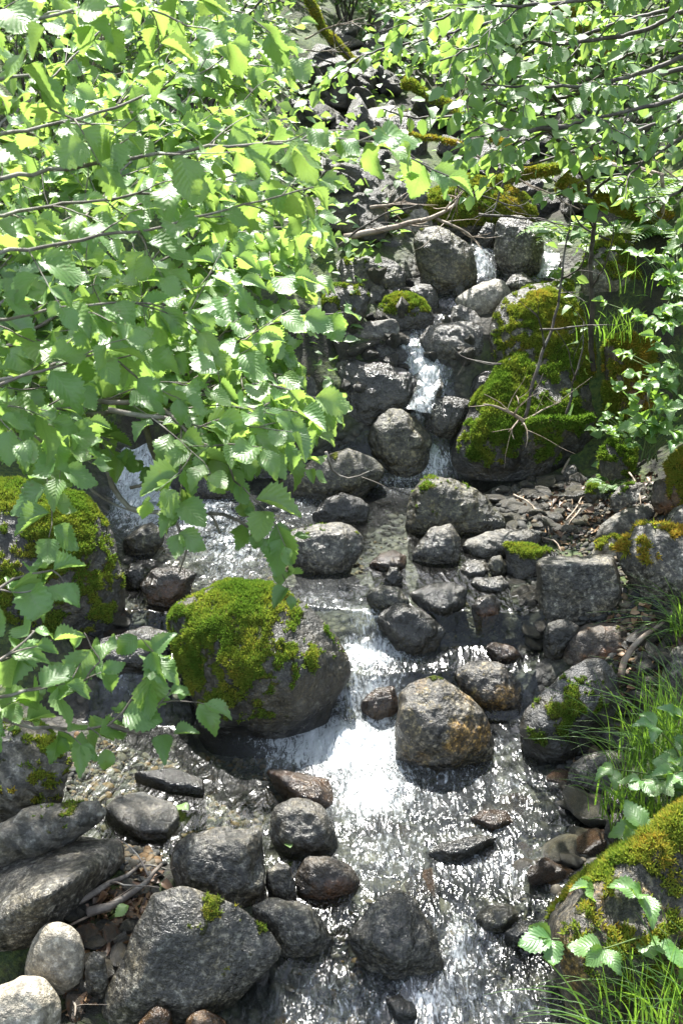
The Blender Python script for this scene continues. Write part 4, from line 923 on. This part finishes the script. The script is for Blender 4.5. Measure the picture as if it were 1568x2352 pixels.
over = [
 pl((1700,-60,4.6),(1500,60,4.6),(1300,100,4.5),(1150,90,4.4),(1010,140,4.3)), pl((1700,60,4.6),(1520,150,4.6),(1380,190,4.5),(1220,200,4.4),(1060,190,4.35)),
 pl((1700,-100,4.4),(1450,-20,4.4),(1250,10,4.3),(1080,20,4.2),(960,60,4.2)), pl((1700,160,4.5),(1540,230,4.5),(1420,260,4.4),(1300,290,4.3),(1180,330,4.3)),
 pl((1700,-20,4.9),(1400,60,5.),(1180,150,5.),(1060,220,5.)), pl((1700,250,4.6),(1560,320,4.6),(1480,370,4.5),(1420,430,4.5)),
 pl((1700,-150,4.6),(1400,-60,4.6),(1120,-30,4.6),(980,0,4.6),(920,40,4.6)), pl((1700,180,4.2),(1580,260,4.2),(1520,300,4.2)), pl((1640,380,4.7),(1560,440,4.7),(1480,470,4.6)),
 pl((1640,140,5.2),(1350,210,5.2),(1120,260,5.2),(960,270,5.2),(880,250,5.2)), pl((1640,-60,5.6),(1250,20,5.6),(980,90,5.6),(830,130,5.6),(740,200,5.6)), pl((1640,240,5.4),(1400,320,5.4),(1200,380,5.4),(1080,370,5.4)),
 pl((1300,290,4.3),(1180,300,4.2),(1110,290,4.15),(1070,310,4.15))]
shrub('birch_tree', 'birch boughs with small bright leaves sweeping in from the upper right over the slope', 'tree', at(1700, 60, 4.6), [dict(P=q, r=.012) for q in over], DARKBARK, LEAF2, T_MID, leafL=.088, gap=.043, sub=.10, subL=.34, droop=.7, flat=.5, bare=.12)
for a in ((-1.2, 8.8, 1.0, 8, .6, 21, 'low leafy shrub on the left bank of the far waterfall'), (-.9, 7.0, 1.3, 9, .8, 22, 'leafy shrub behind the alder leaf tips left of the dark shaded boulder'), (1.9, 8.8, 1.5, 9, 1.0, 23, 'leafy shrub behind the descending mossy branch'),
          (-3.4, 5.4, 2.2, 8, 1.1, 24, 'leafy shrub at the left edge behind the upper alder boughs'), (3.0, 7.4, 1.4, 9, .9, 25, 'leafy shrub on the right slope behind the fern'), (1.7, 11.6, 1.8, 9, 1.0, 26, 'pale leafy shrub high in the top centre right of the far waterfall'),
          (-1.9, 10.4, 1.6, 9, 1.0, 27, 'leafy shrub behind the glossy leaves left of the far waterfall'), (3.8, 12.2, 2.6, 9, 1.7, 28, 'tall leafy shrub behind everything in the top right corner'), (.05, 10.9, .7, 8, .5, 33, 'small bright leafy shrub in the middle of the dark gully'), (.3, 14.2, 1.6, 9, 1.6, 29, 'far leafy shrub on the top edge at the centre'), (-1.3, 13.4, 1.8, 9, 1.1, 31, 'far leafy shrub left of the top of the dark gully'), (-.1, 15.2, 2.0, 9, 1.4, 32, 'far leafy shrub at the very head of the dark gully'), (-4.2, 11.5, 3, 9, 1.8, 30, 'far leafy shrub behind everything in the top left corner')):
    slope_shrub('leafy_shrub', a[6], a[0], a[1], a[2], a[3], a[4], a[5], tintb=.08, leafL=.08, gap=.034)
# sapling standing on the huge mossy boulder
sp = at(1362, 850, 5.75)
shrub('birch_sapling', 'thin dark birch sapling rising past the mossy boulders on the right, leafy at the top', 'sapling', sp, [
    dict(P=pl((1362,850,5.75),(1355,780,5.7),(1360,700,5.65),(1355,600,5.6),(1365,500,5.5),(1350,420,5.4),(1360,300,5.3),(1330,180,5.2),(1340,60,5.1)), r=.015, bare=.62, sub=.1, subL=.5),
    dict(P=pl((1350,420,5.4),(1290,330,5.2),(1210,270,5.0),(1100,220,4.9)), r=.012, bare=.3),
    dict(P=pl((1352,450,5.42),(1420,400,5.2),(1490,440,5.1)), r=.009, bare=.75, subL=.15),
    dict(P=pl((1360,520,5.5),(1330,470,5.2),(1290,440,5.0),(1255,460,4.95)), r=.007, bare=.6, subL=.14),
    dict(P=pl((1356,330,5.3),(1250,200,5.1),(1150,130,5.0),(1040,110,4.9)), r=.011, bare=.3),
    dict(P=pl((1345,200,5.2),(1450,120,5.0),(1540,90,4.9)), r=.01, bare=.3),
    dict(P=pl((1335,120,5.15),(1230,50,5.0),(1120,10,4.9)), r=.01, bare=.3),
    dict(P=pl((1358,660,5.63),(1395,590,5.5),(1410,500,5.4)), r=.006, bare=2.)], DARKBARK, LEAF2, T_MID, leafL=.09, gap=.042, sub=.1, subL=.38, droop=.6, flat=.5)
# dead twiggy stems in front of the shaggy boulder
def dead(name, label, cat, paths, mat, rr, loc=None, group=None, extra=0, seed=1):
    r = np.random.default_rng(seed); loc = np.array(paths[0][0] if loc is None else loc, float); tl = []
    for i, p in enumerate(paths):
        C = spline(p, .03); C += np.stack([noise(C*9+i), noise(C*9+i+30), noise(C*9+i+60)], -1)*.012; a = rr if i == 0 else rr*.55
        tl.append(tube(C-loc, np.linspace(a, a*.35, len(C)), 7))
        for _ in range(extra):
            j = r.integers(len(C)//4, len(C)-1); Q = bend_twig(C[j], nrm(C[j]-C[j-1])+r.normal(0, .8, 3), r.uniform(.08, .3), r, 0.1, 6); tl.append(tube(Q-loc, np.linspace(a*.3, a*.1, len(Q)), 4))
    return tag(link(name, tubes_mesh(name, tl, mat), None, loc), label, cat, group)
dead('dead_sapling', 'dark leafless stem forking up in front of the two big mossy boulders', 'dead sapling', [pl((1205,960,5.2),(1225,880,5.25),(1250,800,5.3),(1280,700,5.4),(1300,560,5.45),(1310,470,5.5)), pl((1250,800,5.3),(1240,740,5.2),(1215,710,5.1)), pl((1290,640,5.42),(1335,610,5.3),(1345,560,5.3)), pl((1240,760,5.3),(1330,750,5.3),(1410,745,5.2))], DARKBARK, .010, extra=2)
dead('dead_sapling', 'second thin leafless stem right of the forked dark one', 'dead sapling', [pl((1300,960,5.3),(1315,880,5.35),(1335,800,5.4),(1340,740,5.45)), pl((1318,870,5.35),(1300,800,5.3),(1275,760,5.25))], DARKBARK, .007, extra=2, seed=2)
dead('dead_branch', 'pale bleached broken branch lying on the shaggy mossy boulder', 'branch', [pl((1200,965,5.12),(1165,945,5.1),(1110,930,5.05)), pl((1200,965,5.12),(1240,945,5.15),(1290,925,5.2)), pl((1200,968,5.12),(1210,990,5.05),(1205,1030,5.0)), pl((1195,965,5.12),(1175,985,5.08),(1180,1010,5.0)), pl((1180,955,5.1),(1190,925,5.1),(1185,905,5.15))], WOOD, .010, extra=3, seed=3)
def mossy_branch(label, path, r0, tint, seed, dens=34000, mat=MOSSBARK, name='mossy_branch'):
    C = spline(path, .04); loc = C[0]; C = C-loc; C += np.stack([noise(C*6+seed), noise(C*6+seed+30), noise(C*6+seed+60)], -1)*.02
    rad = np.linspace(r0, r0*.55, len(C))*(1+.35*noise(C*7+seed)); V, F = tube(C, rad, 10); T = np.vstack([F[:, [0, 1, 2]], F[F[:, 2] != F[:, 3]][:, [0, 2, 3]]])
    me = mesh(name, V, T, mat); o = tag(link(name, me, None, loc), label, 'branch'); N_ = np.zeros(len(V)*3, np.float32); me.vertex_normals.foreach_get('vector', N_); N_ = N_.reshape(-1, 3).astype(float)
    moss_tufts(o, V, N_, np.clip(.75+.5*noise(V*5+seed)+.2*N_[:, 2], 0, 1), T, dens, .022, tint, seed, .4)
mossy_branch('green mossy stub branch jutting right from the shaggy boulder', pl((1215,975,5.1),(1260,970,5.1),(1310,970,5.15),(1360,955,5.2)), .022, .35, 1, 60000)
mossy_branch('mossy fallen branch sloping down across the right slope below the fern', pl((1290,420,6.6),(1360,450,6.5),(1450,485,6.3),(1530,510,6.2),(1620,520,6.1)), .05, .72, 2)
mossy_branch('mossy branch crossing over the great dark boulder in the upper middle', pl((1130,420,6.7),(1200,400,6.7),(1280,385,6.6),(1340,375,6.6),(1400,375,6.6)), .035, .68, 3)
mossy_branch('mossy branch descending through the leaves in the upper middle', pl((930,190,8.2),(1000,225,8.0),(1060,270,7.8),(1130,315,7.6),(1190,350,7.4)), .032, .68, 4)
mossy_branch('thin mossy twig below the descending mossy branch', pl((860,305,7.6),(930,310,7.5),(1000,320,7.4),(1060,335,7.3)), .016, .75, 5)
mossy_branch('mossy trunk leaning at the top right behind the leaves', pl((1240,-30,8.2),(1310,30,8.0),(1370,90,7.9),(1400,130,7.8)), .055, .7, 6)
mossy_branch('leaning mossy stem in the top middle by the far waterfall', pl((700,-20,9.),(740,60,9.),(780,110,8.9),(830,150,8.8)), .032, .7, 7)
dead('dead_branch', 'long grey dead branch lying across behind the bell shaped boulder', 'branch', [pl((790,545,6.35),(860,530,6.4),(940,515,6.45),(1010,495,6.5),(1045,470,6.6),(1060,440,6.7)), pl((850,478,6.4),(900,470,6.45),(930,462,6.5)), pl((1000,500,6.5),(1060,530,6.4),(1100,560,6.35))], WOOD, .02, extra=9, seed=4)
dead('dead_branch', 'brown broken dead limb bent over at the right edge above the fern', 'branch', [pl((1330,370,6.5),(1450,385,6.3),(1520,400,6.2)), pl((1520,400,6.2),(1522,480,6.2),(1500,560,6.2))], WOOD, .022, extra=4, seed=5)
dead('twig', 'bare pale twig reaching in over the narrow waterfall', 'twig', [pl((1150,835,5.4),(1100,830,5.45),(1060,815,5.5),(1040,800,5.5))], DARKBARK, .005, extra=2, seed=6)
dead('twig', 'bare curved twig over the olive boulder left of the cascade', 'twig', [pl((745,1040,3.2),(765,1080,3.2),(800,1100,3.2),(845,1085,3.2))], BARK, .005, extra=1, seed=7)
r_ = np.random.default_rng(4)
for k, (a, b) in enumerate([((700,90),(840,40)), ((720,130),(860,180)), ((820,150),(770,30)), ((640,110),(800,120)), ((1000,60),(1250,200)), ((900,330),(1200,480)), ((1050,330),(1330,480)), ((1180,360),(1130,540)), ((1420,560),(1300,430)), ((1400,300),(1560,420)), ((780,560),(960,470)), ((1100,490),(1330,520)), ((1000,100),(1080,300)), ((1250,120),(1440,330)), ((60,340),(30,120)), ((190,250),(240,60)), ((480,330),(540,120))]):
    Y = 7.2 if k < 17 else 5; Y = [9, 8.8, 8.8, 8.9, 6.6, 6.5, 6.4, 6.4, 6.2, 6.0, 6.3, 6.3, 7, 6.4, 4.5, 4.5, 4.6][k]
    q = pl((*a, Y), ((a[0]+b[0])/2+r_.normal(0, 15), (a[1]+b[1])/2+r_.normal(0, 15), Y-.1), (*b, Y-.15))
    dead('bare_twig', 'thin bare twig tangled among the shrubs of the slope', 'twig', [q], DARKBARK if k % 3 else WOOD, .008, group='bare twigs among the shrubs', extra=6, seed=50+k)
for path, hw in (([(925,768,6.16),(950,785,6.1),(970,825,5.98),(985,870,5.84),(972,915,5.72),(958,945,5.66)], [.05, .05, .055, .07, .06, .09]), ([(1000,985,5.74),(990,1020,5.68),(988,1060,5.6),(985,1092,5.52)], [.04, .045, .06, .1]),
                 ([(1100,575,6.86),(1108,600,6.8),(1112,635,6.7)], [.05, .06, .08]), ([(1262,580,6.9),(1255,605,6.82),(1240,640,6.72)], [.06, .08, .1])):
    fall('waterfall', [(*at(u, v, Y), h) for (u, v, Y), h in zip(path, hw)], .72)
# sticks
def lie(*q, up=.015): return [cast(u, v)+[0, 0, up] for u, v in q]
dead('stick', 'bleached crooked driftwood stick lying on the right bank', 'stick', [lie((1427,1585), (1432,1545), (1470,1500), (1510,1465), (1545,1440), up=.06)], WOOD, .016, seed=8)
dead('stick', 'grey stick nearer the long granite boulder in the bottom left debris', 'stick', [lie((165,2100), (230,2060), (290,2030), (335,1995), up=.03)], BARK, .013, extra=2, seed=9)
dead('stick', 'thicker grey stick nearer the pyramid boulder in the bottom left debris', 'stick', [lie((200,2122), (270,2095), (330,2050), (375,2010), up=.035)], BARK, .016, extra=2, seed=10)
dead('stick', 'long pale stick lying along the edge of the massive golden boulder', 'stick', [pl((1420,1965,2.75),(1465,1915,2.78),(1510,1880,2.8),(1580,1845,2.82))], WOOD, .012, seed=11)
dead('stick', 'short upright splinter of wood beside the pointed stone at the hollow', 'stick', [lie((1290,1098), (1300,1085), (1308,1068), up=.04)], WOOD, .012, seed=12)
for k, (a, b) in enumerate([((1330,1180),(1290,1240)), ((1225,1180),(1260,1240)), ((1240,1245),(1290,1280)), ((1300,1210),(1350,1120)), ((1440,1100),(1470,1180)), ((150,2150),(260,2110)), ((170,2310),(175,2350)), ((1180,1150),(1240,1200))]):
    dead('twig', 'thin pale twig lying on the stones of the beach', 'twig', [lie(a, ((a[0]+b[0])/2+6, (a[1]+b[1])/2-6), b, up=.03)], WOOD, .005, group='twigs on the ground', extra=1, seed=70+k)

# herbs, ferns, grass
def herb(label, base, stems, leafL, seed, cat='plant', name='leafy_plant', hgt=.3, spread=.2, n=9, tri=True, group=None, mat=HERB, tm=T_NEAR, lean=(0, -.05)):
    r = np.random.default_rng(seed); b = np.array(base, float); root = bpy.data.objects.new(name, None); COL.objects.link(root); root.location = b.tolist(); tag(root, label, cat, group)
    tl, lv = [], []
    for k in range(n):
        a = r.uniform(0, 6.28); q = spread*r.uniform(.2, 1.1); tip = np.array([math.cos(a)*q+lean[0], math.sin(a)*q+lean[1], hgt*r.uniform(.55, 1.1)])
        Q = spline([r.normal(0, .02, 3)*[1, 1, 0], tip*[.35, .35, .6], tip], .03); tl.append(tube(Q, np.linspace(.004, .002, len(Q)), 4)); T = nrm(Q[-1]-Q[-2]); out = nrm(np.array([tip[0], tip[1], .1])+1e-3)
        for f in ((1., .6) if tri else (1., .75, .5, .3)):
            p = Q[int(f*(len(Q)-1))]; sd = nrm(np.cross(out, [0, 0, 1.])); tw = r.uniform(-.5, .5) if f < 1 else 0; o2 = nrm(out+sd*tw*2)
            for w_ in ((0, 1, -1) if tri else (r.uniform(-1, 1), r.uniform(-1, 1))):
                lv.append((p, o2*(.9 if w_ == 0 else .45)+np.cross(o2, [0, 0, 1.])*w_*.8+[0, 0, r.uniform(-.4, .1)], np.array([0, -.3, 1.])+r.normal(0, .25, 3), leafL*r.uniform(.65, 1.1)*(1 if w_ == 0 else .85)))
    link('stem', tubes_mesh('stem', tl, HERBSTEM), root); A = [np.array(x) for x in zip(*lv)]
    foliage('foliage', A[0], A[1], A[2], A[3], np.clip(r.beta(2, 2, len(lv)), 0, 1), tm, mat, root, seed); return root
HERBSTEM = bark_mat('green_stem', (.06, .11, .03), (.12, .16, .05), (.14, .1, .05), .3)
herb('bramble plant with three part serrated leaves in front of the massive golden boulder', cast(1530, 2230), 0, .105, 1, 'bramble', 'bramble_plant', .42, .30, 16, lean=(-.06, -.12))
herb('bramble plant with pale sunlit leaves among the long grass at the right edge', at(1575, 1850, 3.05), 0, .085, 2, 'bramble', 'bramble_plant', .34, .22, 9, lean=(-.05, -.1))
herb('leafy plant with pointed leaflets hanging over the moss wrapped block', at(1490, 1060, 4.9), 0, .10, 3, hgt=.34, spread=.28, n=14, lean=(0, -.12))
herb('low bright leafy plant on top of the shaggy moss column', at(1490, 770, 5.45), 0, .08, 4, hgt=.2, spread=.24, n=14, tri=True)
herb('leafy plant with sunlit umbrella leaves at the right edge above the column', at(1550, 720, 5.5), 0, .10, 5, hgt=.3, spread=.26, n=12)
herb('leafy plant trailing down the right edge beside the golden moss', at(1560, 930, 5.1), 0, .075, 6, hgt=.3, spread=.3, n=16, lean=(-.05, -.15))
herb('small leafy plant right of the tall moss covered boulder on the slope', at(1540, 600, 6.2), 0, .09, 7, hgt=.3, spread=.3, n=14)
herb('tiny clover like plant at the top of the moss wrapped block', at(1440, 1020, 5.0), 0, .05, 8, hgt=.12, spread=.16, n=16)
def fern(label, base, L, n, seed, group=None):
    r = np.random.default_rng(seed); b = np.array(base, float); root = bpy.data.objects.new('fern', None); COL.objects.link(root); root.location = b.tolist(); tag(root, label, 'fern', group)
    for k in range(n):
        a = k*6.28/n+r.uniform(-.3, .3); o = np.array([math.cos(a), math.sin(a), 0]); Q = np.array([o*L*t*.8+np.array([0, 0, L*(.85*t-.75*t*t)]) for t in np.linspace(0, 1, 26)])
        lv = []; sd = np.array([-o[1], o[0], 0])
        for i in range(3, 26):
            w_ = L*.26*math.sin(math.pi*min(1, (i/25)**.7))+.008
            for s in (1, -1): lv.append((Q[i], sd*s+o*.35+[0, 0, -.15], np.array([0, 0, 1.])+.25*r.normal(size=3), w_))
        A = [np.array(x) for x in zip(*lv)]; st = link('frond', mesh('frond', *tube(Q, np.linspace(.004, .0015, 26), 4), HERBSTEM), root)
        foliage('leaflets', A[0], A[1], A[2], A[3], r.beta(2, 2, len(lv)), T_WIL, HERB, st, seed+k)
fern('fern with arching fronds on the bank at the right edge below the bent dead limb', at(1470, 470, 6.4), .5, 7, 1)
fern('fern beside the thin sapling at the head of the right chute', at(1310, 560, 6.6), .4, 6, 2)
fern('little fern beside the moss wrapped block on the beach', cast(1400, 1120), .16, 6, 3)
fern('fern at the right edge above the sunlit leafy plant', at(1550, 560, 6.2), .5, 7, 4)
def grass_tuft(label, base, n, L, spread, seed, lean=(0, 0), group=None):
    r = np.random.default_rng(seed); b = np.array(base, float); Vs, Fs, Us, Ts = [], [], [], []; k = 9
    for i in range(n):
        p = np.append(r.normal(0, spread, 2), -.02); a = r.uniform(0, 6.28); l = L*r.uniform(.45, 1.1); d = np.array([math.cos(a)*.55+lean[0], math.sin(a)*.45+lean[1], 0])*r.uniform(.3, 1.2)
        t = np.linspace(0, 1, k)[:, None]; C = p+l*(d*t**1.7+np.array([0, 0, 1])*(t-.42*np.linalg.norm(d)*t**2.6)); sd = nrm(np.cross(d+1e-3, [0, 0, 1.])+r.normal(0, .3, 3)); w_ = r.uniform(.0018, .0042)*(1-t**2*.92)
        V = np.stack([C-sd*w_, C+sd*w_+[0, 0, .0006]], 1).reshape(-1, 3); o = i*2*k
        Vs.append(V); Fs += [(o+2*j, o+2*j+1, o+2*j+3, o+2*j+2) for j in range(k-1)]; Us.append(np.stack([np.tile([.35, .65], k), np.full(2*k, .01)], -1)); Ts.append(np.full(2*k, r.beta(2, 2)))
    return tag(link('grass_tuft', mesh('grass_tuft', np.vstack(Vs), np.array(Fs), GRASS, attrs={'tint': np.concatenate(Ts)}, uv=np.vstack(Us)), None, b), label, 'grass', group)
grass_tuft('long bright grass tuft hanging over the sun bleached boulder', at(1500, 1760, 3.25), 130, .38, .07, 1, (-.42, -.1))
grass_tuft('grass tuft standing above the dark upright stone at the water edge', at(1475, 1880, 3.0), 130, .34, .06, 2, (-.3, -.05))
grass_tuft('grass tuft at the right edge among the bramble leaves', at(1560, 1700, 3.35), 130, .4, .08, 3, (-.3, 0))
grass_tuft('drooping grass tuft at the bottom right corner in front of the golden boulder', at(1480, 2400, 2.1), 120, .3, .08, 4, (-.55, -.05))
grass_tuft('grass tuft under the bramble at the bottom right edge', at(1570, 2330, 2.15), 90, .28, .08, 5, (-.35, 0))
grass_tuft('wispy grass tuft at the right edge above the driftwood stick', at(1590, 1480, 4.0), 90, .4, .06, 6, (-.5, -.2))
grass_tuft('grass growing beside the domed mossy boulder near the sapling', at(1410, 770, 5.75), 70, .2, .08, 7, (.0, -.2))
grass_tuft('thin grass tuft on the right slope above the moss covered boulder', at(1500, 650, 6.0), 70, .25, .12, 8)
for lb, (u, v), L, a, h in (('single green leaf floating on the clear shallow pool', (437, 1872), .075, 1.2, .02), ('green leaf fallen among the sticks left of the pyramid shaped boulder', (298, 2106), .06, 2.6, .05), ('small green leaf caught below the lone smooth boulder', (668, 1976), .04, .4, .05)):
    q = cast(u, v)+[0, 0, h]; V0, F0, U0 = T_NEAR[2]; V = V0*L
    o = link('fallen_leaf', mesh('fallen_leaf', V, F0, LEAF, attrs={'tint': np.full(len(V), .6)}, uv=U0), None, q); o.rotation_euler = (.15, .1, a); tag(o, lb, 'leaf')
# dead leaves and undergrowth: nobody could count them
LT = leaf_tmpl(4, 3, .38, .5, .35, 0, .45, 2)
def loose(name, pos, L, tint, tm, mat, seed, flat=.7, rise=.01):
    r = np.random.default_rng(seed); n = len(pos); a = r.uniform(0, 6.28, n)
    return tag(foliage(name, pos+[0, 0, rise], np.stack([np.cos(a), np.sin(a), r.normal(0, .3, n)], -1), np.array([0, 0, 1.])+r.normal(0, flat, (n, 3)), L*r.uniform(.5, 1.2, n), tint, tm, mat, None, seed), kind='stuff')
uv = scat([(1180,1130),(1500,1090),(1568,1180),(1430,1260),(1250,1250)], 420, 41)+scat([(1400,1400),(1600,1380),(1600,1700),(1430,1640)], 420, 42)+scat([(170,2100),(330,2000),(390,2040),(330,2120),(240,2280),(150,2340),(190,2200)], 360, 43)
p_ = castn(uv); loose('dead_leaves', p_, .045, np.random.default_rng(44).uniform(0, 1, len(p_)), [LT], LITTER, 45)
r = np.random.default_rng(50); n = 60000
gx_, gy_ = r.uniform(-7, 7, n), 5.4+10*r.random(n)**.8; k_ = (fbm(np.stack([gx_, gy_, 0*gx_], -1)*.9, 3)+r.normal(0, .25, n) > -.25) & ((edge(gx_, gy_) > .22) | (gy_ > 8.)) & ~((np.abs(gx_+.1-.5*np.clip(9.2-gy_, 0, 2)) < .28) & (gy_ < 11.8))
p_ = np.stack([gx_, gy_, gfast(gx_, gy_)+r.random(n)**2*.35], -1)[k_]
loose('undergrowth', p_, .085, np.random.default_rng(51).beta(1.5, 2, len(p_)), T_FAR, LEAF2, 52, .55, .02)
